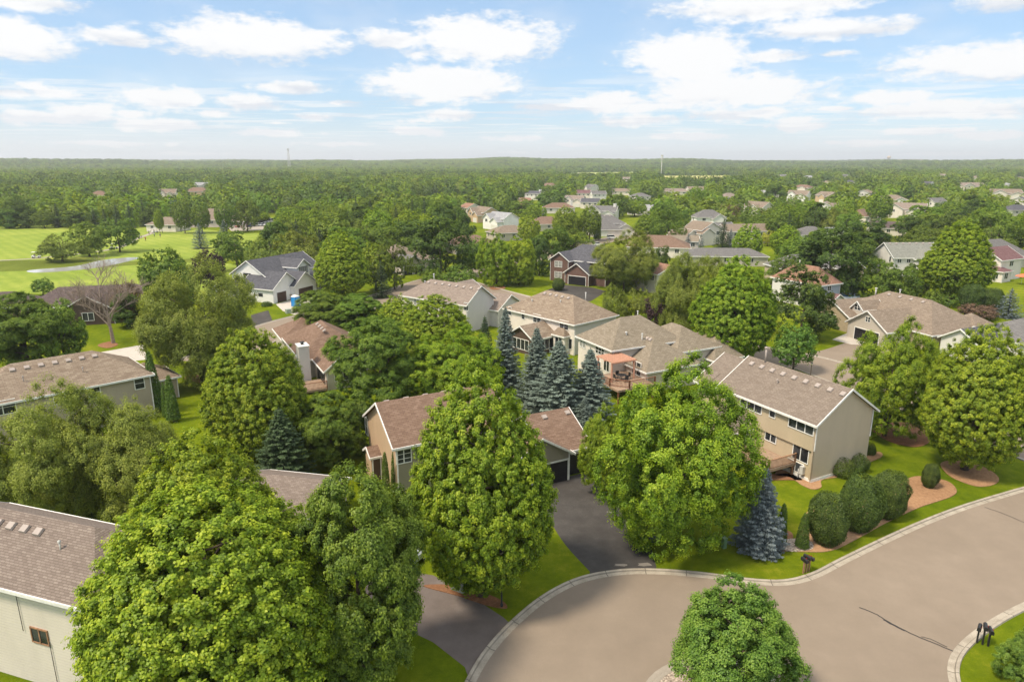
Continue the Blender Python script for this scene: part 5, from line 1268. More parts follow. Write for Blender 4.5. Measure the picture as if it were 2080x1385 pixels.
 ('lime', 1520, 530, 452, 64, 'lime tree left of two behind the tallest maple'), ('lime', 1598, 530, 455, 62, 'lime tree right of two behind the tallest maple'),
 ('gold', 1560, 500, 470, 26, 'golden-leaved shrub between the two lime trees'),
 ('reddish', 1480, 450, 415, 50, 'brownish sparse tree among the far greens'), ('reddish', 1565, 465, 425, 54, 'brownish tree beside the dark far elm'), ('dark', 1545, 478, 440, 60, 'dark elm right of the golden shrub behind'),
 ('maple', 1642, 468, 405, 60, 'dense round maple beside the stepped white house left one'), ('maple', 1712, 475, 412, 64, 'dense round maple beside the stepped white house right one'), ('maple', 1788, 455, 387, 50, 'dense dark maple above the right roofs'),
 ('elm', 1668, 520, 470, 60, 'green elm beyond the dark oak'), ('dark', 1750, 522, 446, 96, 'broad dark elm behind the dark spreading oak'), ('willow', 1790, 520, 465, 50, 'grey-green willow beside the sage roof'),
 ('dark', 1850, 500, 440, 60, 'dark elm behind the sage roof'), ('elm', 1900, 500, 436, 80, 'elm behind the sage roof right side'),
 ('maple', 1932, 455, 408, 62, 'round maple far behind the solitary lime'), ('maple', 2026, 478, 428, 50, 'round maple above the maroon roof'), ('lime', 2066, 500, 440, 46, 'lime tree at the right edge above the roofs'), ('dark', 1985, 470, 405, 60, 'dark elm above the maroon-roofed house'),
 ('lime', 1648, 400, 384, 18, 'little round lime tree beside the white gable on the rise'),
 ('round', 1605, 440, 400, 50, 'round tree in front of the far white gables'), ('elm', 1530, 430, 395, 60, 'elm on the far rise'), ('dark', 1575, 420, 372, 44, 'dark upright tree on the far rise'),
 ('elm', 1450, 445, 400, 50, 'elm between the round far trees'), ('dark', 1020, 420, 380, 54, 'dark tree right of the far fairway'), ('dark', 985, 410, 386, 50, 'dark grove tree left of the gabled row'), ('dark', 955, 408, 386, 44, 'dark grove tree at the far fairway edge'),
 ('elm', 1060, 440, 405, 50, 'elm right of the white twin gables'), ('round', 1105, 415, 392, 30, 'round tree before the slate-roofed far house'), ('steel', 1103, 440, 425, 20, 'small pale spruce by the far brown house'),
 ('dark', 1250, 430, 400, 40, 'dark tree beyond the grey hip roof'), ('lime', 1290, 440, 405, 50, 'lime tree beyond the grey hip roof'), ('willowl', 1310, 560, 508, 40, 'small lime willow behind the wide round one'),
]
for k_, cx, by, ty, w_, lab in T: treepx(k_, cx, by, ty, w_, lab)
# crowd control: trees that fill the view between the ones above, kept off houses, roads, lawns
def inpoly(p, poly):
    c = False; n = len(poly); j = n - 1
    for i in range(n):
        if (poly[i][1] > p[1]) != (poly[j][1] > p[1]) and p[0] < (poly[j][0] - poly[i][0]) * (p[1] - poly[i][1]) / (poly[j][1] - poly[i][1] + 1e-12) + poly[i][0]: c = not c
        j = i
    return c
CLEAR = [[(-400, 463), (150, 460), (330, 466), (470, 462), (575, 452), (575, 500), (560, 532), (520, 590), (430, 605), (-400, 610)],      # golf
         [(785, 480), (870, 474), (885, 486), (850, 500), (790, 500)], [(560, 426), (700, 430), (840, 402), (930, 399), (1020, 399), (1000, 412), (870, 430), (740, 446), (560, 446)],
         [(330, 455), (480, 440), (580, 440), (580, 470), (330, 470)], [(1325, 358), (1500, 357), (1520, 373), (1440, 382), (1345, 380)], [(1120, 353), (1290, 351), (1310, 363), (1200, 367), (1130, 364)], [(-400, 560), (600, 560), (2500, 560), (2500, 3000), (-400, 3000)],
         [(640, 560), (1100, 560), (1130, 470), (1290, 480), (1300, 520), (1130, 620), (640, 640)], [(1840, 640), (1850, 560), (2080, 570), (2080, 640)]]
PROT += [(1102, 495, 1215, 590, 171), (1775, 488, 1893, 550, 181), (1380, 452, 1455, 500, 300), (1212, 428, 1288, 484, 325), (800, 483, 858, 560, 190), (2005, 490, 2080, 575, 165), (940, 412, 1055, 460, 400), (815, 590, 1240, 700, 105)]
HBX = [(sum(p[0] for p in q) / 4, sum(p[1] for p in q) / 4, max(math.hypot(q[0][0] - p[0], q[0][1] - p[1]) for p in q) / 2) for q in HB]
def ok_at(x, y, r, Hh, z=0):
    px, py = pix(x, y, z)
    if px < -160 or px > 2240: return False
    for c in CLEAR:
        if inpoly((px, py), c): return False
    for a, b, q in HBX:
        if (a - x) ** 2 + (b - y) ** 2 < (q * .8 + r * .7) ** 2: return False
    tx, ty = pix(x, y, z + Hh * .95); wp = r * F / y
    for x0, y0, x1, y1, D_ in PROT:
        if y < D_ and px + wp * .8 > x0 and px - wp * .8 < x1 and ty < y1 and py > y0: return False
    return True
rngf = random.Random(99); cand = []
D0 = 172.0
while D0 < 420:
    stp = 9.6; a = -.70
    while a < .70:
        x = D0 * math.tan(a) + rngf.uniform(-3.2, 3.2); y = D0 + rngf.uniform(-3.2, 3.2); a += stp / D0; cand.append((x, y))
    D0 += 9.6
FK = {'g': ('elm', 'round', 'maple', 'dark', 'willow', 'spruce'), }
nfill = 0; GRID = {}
for tx, ty, tr_, th_ in TREES: GRID.setdefault((int(tx // 20), int(ty // 20)), []).append((tx, ty, tr_))
FILL_LIMIT = 298 - len(T)
LBL = {'elm': 'mid green spreading tree in the wooded belt around the far roofs', 'round': 'round mid green tree in the wooded belt around the far roofs', 'maple': 'dense egg-shaped maple in the wooded belt around the far roofs',
       'dark': 'dark green tree in the wooded belt around the far roofs', 'willow': 'soft grey-green tree in the wooded belt around the far roofs', 'spruce': 'dark pointed spruce in the wooded belt around the far roofs', 'lime': 'lime-green tree in the wooded belt around the far roofs'}
cand.sort(key=lambda c: c[1]); LEFTOVER = []
for x, y in cand:
    r = rngf.uniform(4.4, 7.2); Hh = rngf.uniform(9.5, 15); key = rngf.choices(['elm', 'round', 'maple', 'dark', 'willow', 'spruce', 'lime'], [24, 18, 16, 18, 10, 5, 9])[0]
    if key == 'spruce': r *= .6
    if not ok_at(x, y, r, Hh): continue
    near = False
    for i in (-1, 0, 1):
        for j in (-1, 0, 1):
            for a, b, c in GRID.get((int(x // 20) + i, int(y // 20) + j), ()):
                if (a - x) ** 2 + (b - y) ** 2 < (.62 * (c + r)) ** 2: near = True
    if near: continue
    GRID.setdefault((int(x // 20), int(y // 20)), []).append((x, y, r))
    if nfill < FILL_LIMIT:
        tree(key, (x, y, 0), r, Hh, LBL[key], key + ' trees of the far wooded belt'); nfill += 1
    else: LEFTOVER.append((x, y, r, Hh))
print('manual trees', len(T), 'fill', nfill, 'leftover', len(LEFTOVER))

# ------------------------------------------------------------------ distant woods: one object that nobody could count
def far_crown(i, lm, conifer=False):
    rng = np.random.default_rng(900 + i)
    if conifer: return crown_conifer('far_tree', LM[lm], 900 + i, .30, .02, 1.0, .11, 6, .10, 9, .25)
    p, nr, tt = envelope(['oval', 'round', 'spread', 'egg'][i % 4], .47, .02, 1.0, 120, rng, .2, 16)
    k = np.repeat(np.arange(len(p)), 7); n = len(k); o = unit(n, rng); c = p[k] + o * .045
    return leaf_mesh('far_tree', c, nr[k] + o * .35 + unit(n, rng) * .18 + np.array([0, 0, .5]), .088 * rng.uniform(.7, 1.3, n), .48 + .3 * (rng.random(len(p))[k] - .4) + .14 * (rng.random(n) - .5), LM[lm], rng)
FARC = bpy.data.collections.new('far_tree_shapes')
for i, (lm, cf) in enumerate([('mid', 0), ('mid', 0), ('maple', 0), ('dark', 0), ('soft', 0), ('mid', 0), ('dark', 0), ('maple', 0), ('spruce', 1), ('lime', 0)]):
    FARC.objects.link(bpy.data.objects.new('far_tree_%02d' % i, far_crown(i, lm, cf)))
pts, scl, idx, rot = [], [], [], []
def addfar(x, y, r, Hh, z, k): pts.append((x, y, z)); scl.append((r * 2.1, r * 2.1, Hh)); idx.append(k); rot.append(rngf.random() * 6.28)
WT = [16, 16, 16, 8, 10, 12, 7, 14, 5, 11]
for x, y, r, Hh in LEFTOVER: addfar(x, y, r, Hh, 0, rngf.choices(range(10), WT)[0])
D0 = 420.0
while D0 < 8200:
    s = 10.5 if D0 < 1000 else 10.5 * D0 / 1000; s = min(s, 60); a = -.72
    while a < .72:
        x = D0 * math.tan(a) + rngf.uniform(-.45, .45) * s; y = D0 + rngf.uniform(-.45, .45) * s; a += s / D0
        z = float(terr(x, y)); g = min(1.9, max(1.0, D0 / 1500)); r = rngf.uniform(4.6, 8.6) * g; Hh = rngf.uniform(8, 15.5) * (1 + .12 * (g - 1))
        wd = rngf.choices(range(10), WT)[0]
        nz = math.sin(x * .009 + 2) * math.cos(y * .006 + 1) + math.sin(x * .0023 - y * .0015)
        if nz > (.25 if abs(x / y) < .4 else .55) and rngf.random() < .6: wd = rngf.choice([2, 7, 9, 4])
        if nz < -.75 and rngf.random() < .5: wd = rngf.choice([3, 6, 0])
        if D0 < 1400 and not ok_at(x, y, r, Hh, z): continue
        if D0 >= 1400:
            px, py = pix(x, y, z)
            if inpoly((px, py), CLEAR[4]) or inpoly((px, py), CLEAR[5]) or any(x0 < px < x1 and y < D_ and py > y0 for x0, y0, x1, y1, D_ in PROT): continue
        if D0 < 1600 and (rngf.random() < .06 or math.sin(x * .011 + 4) * math.sin(y * .008 + x * .002) > .93): continue
        addfar(x, y, r, Hh, z, wd)
    D0 += s * (1.0 if D0 < 2500 else .8)
print('far instances', len(pts))
me = bpy.data.meshes.new('distant_woods'); me.from_pydata(pts, [], [])
for nme, ty, dat in (('scl', 'FLOAT_VECTOR', np.array(scl, np.float32)), ('idx', 'INT', np.array(idx, np.int32)), ('rot', 'FLOAT', np.array(rot, np.float32))):
    a = me.attributes.new(nme, ty, 'POINT'); a.data.foreach_set('vector' if ty == 'FLOAT_VECTOR' else 'value', dat.ravel())
wo_ = tag(link('distant_woods', me), 'mixed green woods rolling away to the horizon', 'woods', kind='stuff')
ng = bpy.data.node_groups.new('scatter', 'GeometryNodeTree'); ng.interface.new_socket('Geometry', in_out='INPUT', socket_type='NodeSocketGeometry'); ng.interface.new_socket('Geometry', in_out='OUTPUT', socket_type='NodeSocketGeometry')
gi = ng.nodes.new('NodeGroupInput'); go = ng.nodes.new('NodeGroupOutput'); ip = ng.nodes.new('GeometryNodeInstanceOnPoints'); ci = ng.nodes.new('GeometryNodeCollectionInfo')
ci.inputs['Collection'].default_value = FARC; ci.inputs['Separate Children'].default_value = True; ci.inputs['Reset Children'].default_value = True
def na(name, dt):
    n = ng.nodes.new('GeometryNodeInputNamedAttribute'); n.data_type = dt; n.inputs['Name'].default_value = name; return n.outputs['Attribute']
ng.links.new(gi.outputs[0], ip.inputs['Points']); ng.links.new(ci.outputs[0], ip.inputs['Instance']); ip.inputs['Pick Instance'].default_value = True
ng.links.new(na('idx', 'INT'), ip.inputs['Instance Index']); ng.links.new(na('scl', 'FLOAT_VECTOR'), ip.inputs['Scale'])
cx_ = ng.nodes.new('ShaderNodeCombineXYZ'); ng.links.new(na('rot', 'FLOAT'), cx_.inputs[2]); ng.links.new(cx_.outputs[0], ip.inputs['Rotation']); ng.links.new(ip.outputs[0], go.inputs[0])
md = wo_.modifiers.new('scatter', 'NODES'); md.node_group = ng

# ------------------------------------------------------------------ small things
def gp(px, py, z=0): q = P(px, py, 0); q.z = z; return q
# mailboxes in clusters
def mailbox_parts():
    g = G(); n = 8; prof = [(-.09, 0)] + [(-.09 * math.cos(math.pi * k / n), .12 + .09 * math.sin(math.pi * k / n)) for k in range(n + 1)] + [(.09, 0)]
    a = [(-.26, x, z) for x, z in prof]; b = [(.26, x, z) for x, z in prof]
    g.poly(a); g.poly(b[::-1])
    for i in range(len(prof)): j = (i + 1) % len(prof); g.poly([a[i], b[i], b[j], a[j]])
    body = g.mesh('mailbox', M_dark); g = G(); g.box(-.02, .05, .092, .10, .10, .22); flag = g.mesh('flag', plain('flag_red', (.45, .03, .02), .5)); return body, flag
MBB, MBF = mailbox_parts()
def mail_cluster(px, py, rz, n, lab, grp):
    b = gp(px, py); 
    for i in range(n):
        o = Matrix.Rotation(rz, 3, 'Z') @ Vector((.0, (i - (n - 1) / 2) * .30, 0)); hgt = 1.02 + (.16 if i == 1 else 0)
        r = empty('mailbox', (b.x + o.x, b.y + o.y, 0), rz + (.18 * (i - 1))); tag(r, lab[i], 'mailbox', grp)
        bx_ = link('box', MBB, r, (0, 0, hgt)); fl_ = link('flag', MBF, r, (0, 0, hgt)); bx_.scale = fl_.scale = (1.2, 1.25, 1.3); g = G(); g.box(-.05, .05, -.05, .05, -.1, hgt); g.box(-.22, .22, -.06, .06, hgt - .04, hgt - .002); g.build('post', M_wood if px < 1800 else M_dark, r)
mail_cluster(1637, 1162, R(-62), 3, ['black mailbox at the kerb below the round bushes, left one of three', 'black mailbox at the kerb below the round bushes, raised middle one', 'black mailbox at the kerb below the round bushes, right one of three'], 'mailboxes below the round bushes')
mail_cluster(1995, 1308, R(-120), 3, ['black mailbox by the lower right lawn, left one of three', 'black mailbox by the lower right lawn, raised middle one', 'black mailbox by the lower right lawn, right one of three'], 'mailboxes by the lower right lawn')
# street lamps
def lamp(px, py, ty, lab, head='lantern'):
    b = gp(px, py); Hh = hat(ty, b.y); r = empty('street_lamp', b); tag(r, lab, 'street lamp')
    g = G(); g.lathe([(.10, -.1), (.10, .25), (.06, .3), (.05, Hh - .45), (.07, Hh - .42), (.001, Hh - .41)], n=10); g.build('pole', M_dark if px < 1500 else M_bark, r)
    g = G(); g.lathe([(.001, Hh - .42), (.09, Hh - .42), (.17, Hh - .12), (.16, Hh - .1)], n=10); g.build('lantern', plain('lamp_glass', (.5, .46, .4), .25, .5), r)
    g = G(); g.lathe([(.20, Hh - .11), (.19, Hh - .07), (.05, Hh + .03), (.001, Hh + .08)], n=10); g.build('lamp_cap', M_dark, r)
lamp(1019, 1232, 1116, 'dark street lamp standing on the lawn before the front maple')
lamp(1646, 765, 736, 'small street lamp behind the big beige house')
def utility(px, py, w, d, hh, rz, m, lab, name='utility_box', cat='utility box'):
    b = gp(px, py); r = empty(name, b, rz); tag(r, lab, cat)
    g = G(); g.box(-w / 2, w / 2, -d / 2, d / 2, -.1, hh); g.build('cabinet', m, r)
    g = G(); g.box(-w / 2 - .04, w / 2 + .04, -d / 2 - .04, d / 2 + .04, hh, hh + .06); g.build('lid', m, r)
    g = G(); g.box(-w * .42, w * .42, -d / 2 - .015, -d / 2, .08, hh - .08); g.box(-.012, .012, -d / 2 - .02, -d / 2 - .014, .08, hh - .08); g.build('door', m, r)
M_ubox = plain('box_pale_green', (.30, .34, .28), .5); M_ped = plain('box_green', (.13, .22, .12), .5)
utility(935, 1196, 1.1, .9, .95, R(-30), M_ubox, 'pale green electrical cabinet at the foot of the front maple')
utility(1470, 1112, .32, .32, .85, R(20), M_ped, 'slim green cable pedestal under the airy birch clump')
utility(586, 636, 1.0, .9, .8, R(40), M_ubox, 'pale green utility box on the white farmhouse lawn')
# basketball hoop
b = gp(1322, 1097); r = empty('basketball_hoop', b, R(200)); tag(r, 'basketball hoop on a black pole beside the dark driveway', 'basketball hoop')
g = G(); g.tube([(0, 0, 0), (0, 0, 2.5), (.15, 0, 2.9), (.75, 0, 3.15)], .06, 8); g.build('pole', M_dark, r)
g = G(); g.box(.75, .79, -.55, .55, 2.85, 3.65); g.build('backboard', plain('backboard', (.45, .5, .5), .2, .5), r)
g = G(); g.tube([(1.03 + .23 * math.cos(a * .5236), .23 * math.sin(a * .5236), 3.05) for a in range(13)], .015, 5, cap=False); g.build('rim', plain('rim_orange', (.6, .15, .03), .5), r)
g = G()
for a in range(12): g.tube([(1.03 + .22 * math.cos(a * .5236), .22 * math.sin(a * .5236), 3.04), (1.03 + .13 * math.cos(a * .5236 + .3), .13 * math.sin(a * .5236 + .3), 2.65)], .008, 4, cap=False)
g.build('net', M_white, r); g = G(); g.box(-.7, .3, -.4, .4, 0, .18); g.build('base', M_dark, r)

# cars
def car_meshes(L_=4.6, Wd=1.8, Hh=1.5, suv=False):
    """lofted body: stations along x, each a rounded cross-section"""
    hl = L_ / 2
    st = [(-hl, .45, .62, .80), (-hl + .12, .32, .80, .90), (-hl * .55, .26, .92 if not suv else 1.0, .98), (0, .24, .92 if not suv else 1.0, 1), (hl * .42, .24, .90, 1), (hl - .25, .30, .74, .92), (hl, .42, .60, .78)]
    g = G(); rows = []
    for x, zb, zt, k in st:
        w = Wd / 2 * k; rows.append([(x, -w * .9, zb), (x, -w, zb + .15), (x, -w, zt - .1), (x, -w * .88, zt), (x, w * .88, zt), (x, w, zt - .1), (x, w, zb + .15), (x, w * .9, zb)])
    for a, b in zip(rows, rows[1:]):
        for i in range(8): j = (i + 1) % 8; g.poly([a[i], a[j], b[j], b[i]], smooth=False)
    g.poly(rows[0][::-1]); g.poly(rows[-1])
    body = g
    zt = .93 if not suv else 1.0; r0, r1 = (-hl * .80, hl * .34) if not suv else (-hl * .93, hl * .38); q0, q1 = (-hl * .48, hl * .02) if not suv else (-hl * .80, hl * .1)
    gc = G(); w, wt = Wd * .44, Wd * .36; a = [(r0, -w, zt - .02), (r1, -w, zt - .02), (r1, w, zt - .02), (r0, w, zt - .02)]; b = [(q0, -wt, Hh), (q1, -wt, Hh), (q1, wt, Hh), (q0, wt, Hh)]
    for i in range(4): j = (i + 1) % 4; gc.poly([a[i], a[j], b[j], b[i]])
    gr = G(); gr.poly([(x * 1.0, y * 1.02, Hh + .012) for x, y, z in b]); gr.poly([(x, y * 1.02, Hh - .02) for x, y, z in b][::-1])
    for i in range(4):
        j = (i + 1) % 4; p, q = b[i], b[j]; gr.poly([(p[0], p[1] * 1.02, Hh - .02), (q[0], q[1] * 1.02, Hh - .02), (q[0], q[1] * 1.02, Hh + .012), (p[0], p[1] * 1.02, Hh + .012)])
        gr.tube([a[i], b[i]], .035, 5)
    wh = G(); wh.tube([(0, -.11, 0), (0, .11, 0)], .33, 14); rm = G(); rm.tube([(0, -.12, 0), (0, .12, 0)], .2, 10)
    hd = G(); hd.box(-.05, .02, -.16, .16, -.06, .07)
    return body, gc, gr, wh, rm, hd
CP = {}
def paint(name, c):
    k = 'paint_' + name
    if k not in MC:
        b = MB(k, .28, .5); b.col(c); b.b.inputs['Coat Weight'].default_value = .6; MC[k] = b.m
    return MC[k]
TYRE = plain('tyre', (.02, .02, .02), .8); RIM = plain('rim', (.4, .4, .42), .3, .6)
def car(x, y, rz, col, c, lab, suv=False, z=0.03, group=None):
    k = (suv, col)
    if k not in CP:
        bd, gc, gr, wh, rm, hd = car_meshes(4.7, 1.85, 1.72 if suv else 1.45, suv); m = paint(col, c)
        CP[k] = (bd.mesh('body', m), gc.mesh('windows', M_glass), gr.mesh('roof', m), wh.mesh('wheel', TYRE), rm.mesh('rim', RIM), hd.mesh('headlight', plain('lamp_lens', (.7, .7, .7), .1, .6)))
    bd, gc, gr, wh, rm, hd = CP[k]; r = empty('parked_car', (x, y, z), rz); tag(r, lab, 'car', group)
    link('body', bd, r); link('windows', gc, r); link('roof', gr, r)
    for sx in (-1.42, 1.38):
        for sy in (-.84, .84): w_ = link('wheel', wh, r, (sx, sy, .33)); link('rim', rm, w_)
    for sy in (-.62, .62): link('headlight', hd, r, (2.3, sy, .62))
def carpx(px, py, rz, *a, **k): q = gp(px, py); car(q.x, q.y, rz, *a, **k)
carpx(1424, 706, R(-60), 'black', (.015, .016, .02), 'black car parked in the drive left of the tallest maple', suv=True)
carpx(885, 567, R(20), 'dark', (.02, .025, .03), 'dark sedan parked on the street by the drooping willows')
carpx(1215, 500, R(15), 'white', (.7, .7, .68), 'white sedan on the street behind the brick house')
carpx(1244, 486, R(10), 'white', (.7, .7, .68), 'white van-like car beside the twin arborvitae', suv=True)
carpx(822, 1148, R(60), 'silver', (.5, .53, .56), 'silver car half hidden by the dark linden on the worn driveway')
q = gp(1168, 574); car(q.x + .2, q.y + .6, R(-120), 'silver', (.5, .53, .56), 'silver car standing in the open brick garage', z=.02)
cols = [('white', (.7, .7, .68)), ('silver', (.5, .53, .56)), ('dark', (.02, .025, .03)), ('red', (.35, .03, .03)), ('blue', (.05, .08, .2)), ('black', (.015, .016, .02))]
rc = random.Random(5)
for i in range(22):
    row = i // 11; px = 482 + (i % 11) * 7.8 + row * 4; py = 455 + row * 7 - (i % 11) * .5
    q = gp(px, py); c = rc.choice(cols + cols[:2]); car(q.x, q.y, R(80 + rc.uniform(-4, 4)), c[0], c[1], c[0] + ' car in the clubhouse parking lot', suv=rc.random() < .4, group=c[0] + ' cars in the clubhouse parking lot')
for i in range(7):
    q = gp(648 + i * 7.5, 441.5); c = rc.choice(cols[:3]); car(q.x, q.y, R(85), c[0], c[1], c[0] + ' car in the second small parking lot', group=c[0] + ' cars in the second small parking lot')
# portable toilet
b = gp(601, 622); r = empty('portable_toilet', b, R(60)); tag(r, 'bright blue portable toilet in front of the white farmhouse garage', 'portable toilet')
MBL = plain('plastic_blue', (.02, .22, .55), .5); g = G(); g.box(-.6, .6, -.6, .6, .1, 2.1)
for sx in (-.6, .6):
    for sy in (-.6, .6): g.box(sx - .05, sx + .05, sy - .05, sy + .05, 0, 2.15)
g.build('cabin', MBL, r); g = G(); g.box(-.42, .42, -.66, -.6, .2, 1.98); g.build('door', plain('plastic_blue_light', (.05, .30, .65), .5), r)
g = G(); a = [(-.68, -.68, 2.12), (.68, -.68, 2.12), (.68, .68, 2.12), (-.68, .68, 2.12)]; t = [(-.3, -.45, 2.4), (.3, -.45, 2.4), (.3, .45, 2.4), (-.3, .45, 2.4)]
g.poly(t); g.poly(a[::-1])
for i in range(4): g.poly([a[i], a[(i + 1) % 4], t[(i + 1) % 4], t[i]])
g.build('roof', M_white, r)
# wheeled bin near the dark sedan
b = gp(862, 568); r = empty('wheeled_bin', b, .3); tag(r, 'green wheeled bin at the kerb next to the dark sedan', 'bin')
g = G(); a = [(-.25, -.3, 0.05), (.25, -.3, .05), (.25, .3, .05), (-.25, .3, .05)]; t = [(-.32, -.38, 1.0), (.32, -.38, 1.0), (.32, .38, 1.0), (-.32, .38, 1.0)]; g.poly(a[::-1]); g.poly(t)
for i in range(4): g.poly([a[i], a[(i + 1) % 4], t[(i + 1) % 4], t[i]])
g.build('bin_body', plain('plastic_green', (.03, .22, .12), .5), r); g = G(); g.box(-.34, .34, -.4, .42, 1.0, 1.07); g.build('lid', plain('plastic_green', (.03, .22, .12), .5), r)
# pool, parasol and deck on the right
b = gp(1712, 608); r = empty('swimming_pool', b); tag(r, 'round blue swimming pool behind the buff stone house', 'pool')
g = G(); g.lathe([(3.4, 0), (3.4, 1.15), (3.25, 1.2), (3.15, 1.1)], n=32); g.build('pool_wall', plain('pool_wall', (.5, .55, .6), .5), r); g = G(); g.lathe([(3.2, 1.05), (.001, 1.05)], n=32); g.build('pool_water', plain('pool_water', (.02, .28, .62), .08, .5), r)
b = gp(2074, 578); r = empty('parasol', b); tag(r, 'red-orange parasol on the terrace at the right edge', 'parasol')
g = G(); g.lathe([(1.6, 2.1), (.9, 2.45), (.001, 2.75)], n=8); g.build('canopy', plain('parasol_cloth', (.75, .16, .08), .8), r); g = G(); g.lathe([(.03, 0), (.03, 2.6)], n=6); g.build('pole', M_steel, r)
b = gp(1258, 800); 
# garden table with chairs on the olive-roofed house's deck
t0 = deckw.l2w(-.6, -3.2, 1.9); r = empty('garden_table', t0, R(27)); tag(r, 'dark round garden table under the salmon pergola', 'table')
g = G(); g.lathe([(.001, .74), (.62, .74), (.62, .70), (.001, .70)], n=18); g.build('tabletop', M_dark, r); g = G(); g.lathe([(.3, 0), (.05, .06), (.05, .7)], n=10); g.build('leg', M_dark, r)
for i, w_ in enumerate(('nearest the railing', 'nearest the stairs', 'nearest the house wall', 'nearest the birch')):
    a = i * 1.57 + .4; c = empty('garden_chair', (t0.x + math.cos(a) * .95, t0.y + math.sin(a) * .95, 1.9), a + 1.57); tag(c, 'dark garden chair under the pergola, ' + w_, 'chair', 'garden chairs under the pergola')
    g = G(); g.box(-.24, .24, -.24, .24, .42, .46); g.build('seat', M_dark, c); g = G(); g.box(-.24, .24, -.26, -.22, .46, .95); g.build('backrest', M_dark, c)
    for sx in (-.22, .22):
        for sy in (-.22, .22): g = G(); g.box(sx - .02, sx + .02, sy - .02, sy + .02, 0, .42); g.build('leg', M_dark, c)
# golf carts
def cart(px, py, rz, lab, grp='golf carts on the path'):
    b = gp(px, py); r = empty('golf_cart', b, rz); tag(r, lab, 'golf cart', grp)
    g = G(); rows = [[(x, -.6, zb), (x, -.6, zt), (x, .6, zt), (x, .6, zb)] for x, zb, zt in ((-1.2, .35, .8), (-.4, .3, .82), (-.35, .3, .4), (.5, .3, .4), (.62, .3, .85), (1.2, .38, .6))]
    for a, c in zip(rows, rows[1:]):
        for i in range(4): g.poly([a[i], a[(i + 1) % 4], c[(i + 1) % 4], c[i]])
    g.poly(rows[0][::-1]); g.poly(rows[-1]); g.build('body', M_white, r)
    g = G(); g.box(-1.1, .7, -.62, .62, 1.85, 1.92); g.build('canopy', M_white, r)
    g = G()
    for sx in (-1.0, .6):
        for sy in (-.56, .56): g.tube([(sx, sy, .8), (sx, sy, 1.86)], .02, 5)
    g.build('post', M_dark, r); g = G(); g.box(-.5, .0, -.55, .55, .8, .9); g.box(-.55, -.45, -.55, .55, .9, 1.25); g.build('seat', plain('seat_tan', (.35, .28, .2)), r)
    for sx in (-.8, .85):
        for sy in (-.55, .55): g = G(); g.tube([(0, -.08, 0), (0, .08, 0)], .24, 10); g.build('wheel', TYRE, r, (sx, sy, .24))
cart(74, 524, R(15), 'white golf cart on the path at the left side of the fairway')
cart(232, 506, R(30), 'golf cart parked behind the pond trees')
cart(308, 470, R(70), 'golf cart near the pavilion, left one'); cart(315, 473, R(60), 'golf cart near the pavilion, right one')
# golfers: one skinned figure, copied
def person_mesh(shirt, trous):
    me = bpy.data.meshes.new('p'); J = {'pel': (0, 0, .95, .14), 'wst': (0, 0, 1.1, .13), 'chs': (0, .01, 1.32, .16), 'nck': (0, 0, 1.5, .06), 'hd0': (0, 0, 1.58, .085), 'hd': (0, .01, 1.68, .10), 'hd2': (0, .01, 1.76, .07),
      'hl': (-.1, 0, .88, .1), 'kl': (-.12, .03, .5, .07), 'al': (-.13, 0, .1, .045), 'tl': (-.14, .14, .04, .04), 'hr': (.1, 0, .88, .1), 'kr': (.13, .04, .5, .07), 'ar': (.15, 0, .1, .045), 'tr': (.16, .14, .04, .04),
      'sl': (-.18, 0, 1.42, .065), 'el': (-.26, .03, 1.15, .045), 'wl': (-.2, .2, .98, .032), 'fl': (-.17, .27, .94, .03), 'sr': (.18, 0, 1.42, .065), 'er': (.26, .03, 1.15, .045), 'wr': (.2, .2, .98, .032), 'fr': (.17, .27, .94, .03)}
    ks = list(J); E_ = ['pel wst', 'wst chs', 'chs nck', 'nck hd0', 'hd0 hd', 'hd hd2', 'pel hl', 'hl kl', 'kl al', 'al tl', 'pel hr', 'hr kr', 'kr ar', 'ar tr', 'chs sl', 'sl el', 'el wl', 'wl fl', 'chs sr', 'sr er', 'er wr', 'wr fr']
    me.from_pydata([J[k][:3] for k in ks], [tuple(ks.index(x) for x in e.split()) for e in E_], [])
    o = bpy.data.objects.new('p', me); COL.objects.link(o); m = o.modifiers.new('s', 'SKIN'); o.modifiers.new('d', 'SUBSURF').levels = 1
    if not me.skin_vertices: me.attributes.new('skin', 'FLOAT', 'POINT')
    for i, k in enumerate(ks): me.skin_vertices[0].data[i].radius = (J[k][3],) * 2
    me.skin_vertices[0].data[0].use_root = True
    dg = bpy.context.evaluated_depsgraph_get(); dg.update(); n = bpy.data.meshes.new_from_object(o.evaluated_get(dg)); bpy.data.objects.remove(o)
    n.materials.clear()
    for mm in (plain('skin', (.45, .26, .18)), shirt, trous, plain('hair', (.05, .03, .02))): n.materials.append(mm)
    for p in n.polygons:
        c = p.center; p.use_smooth = True; p.material_index = 3 if c.z > 1.7 or (c.z > 1.6 and c.y < -.02) else 0 if c.z > 1.49 or (abs(c.x) > .15 and c.z < 1.2 and c.z > .85 and c.y > .06) else 1 if c.z > .98 else 2 if c.z > .1 else 3
    return n
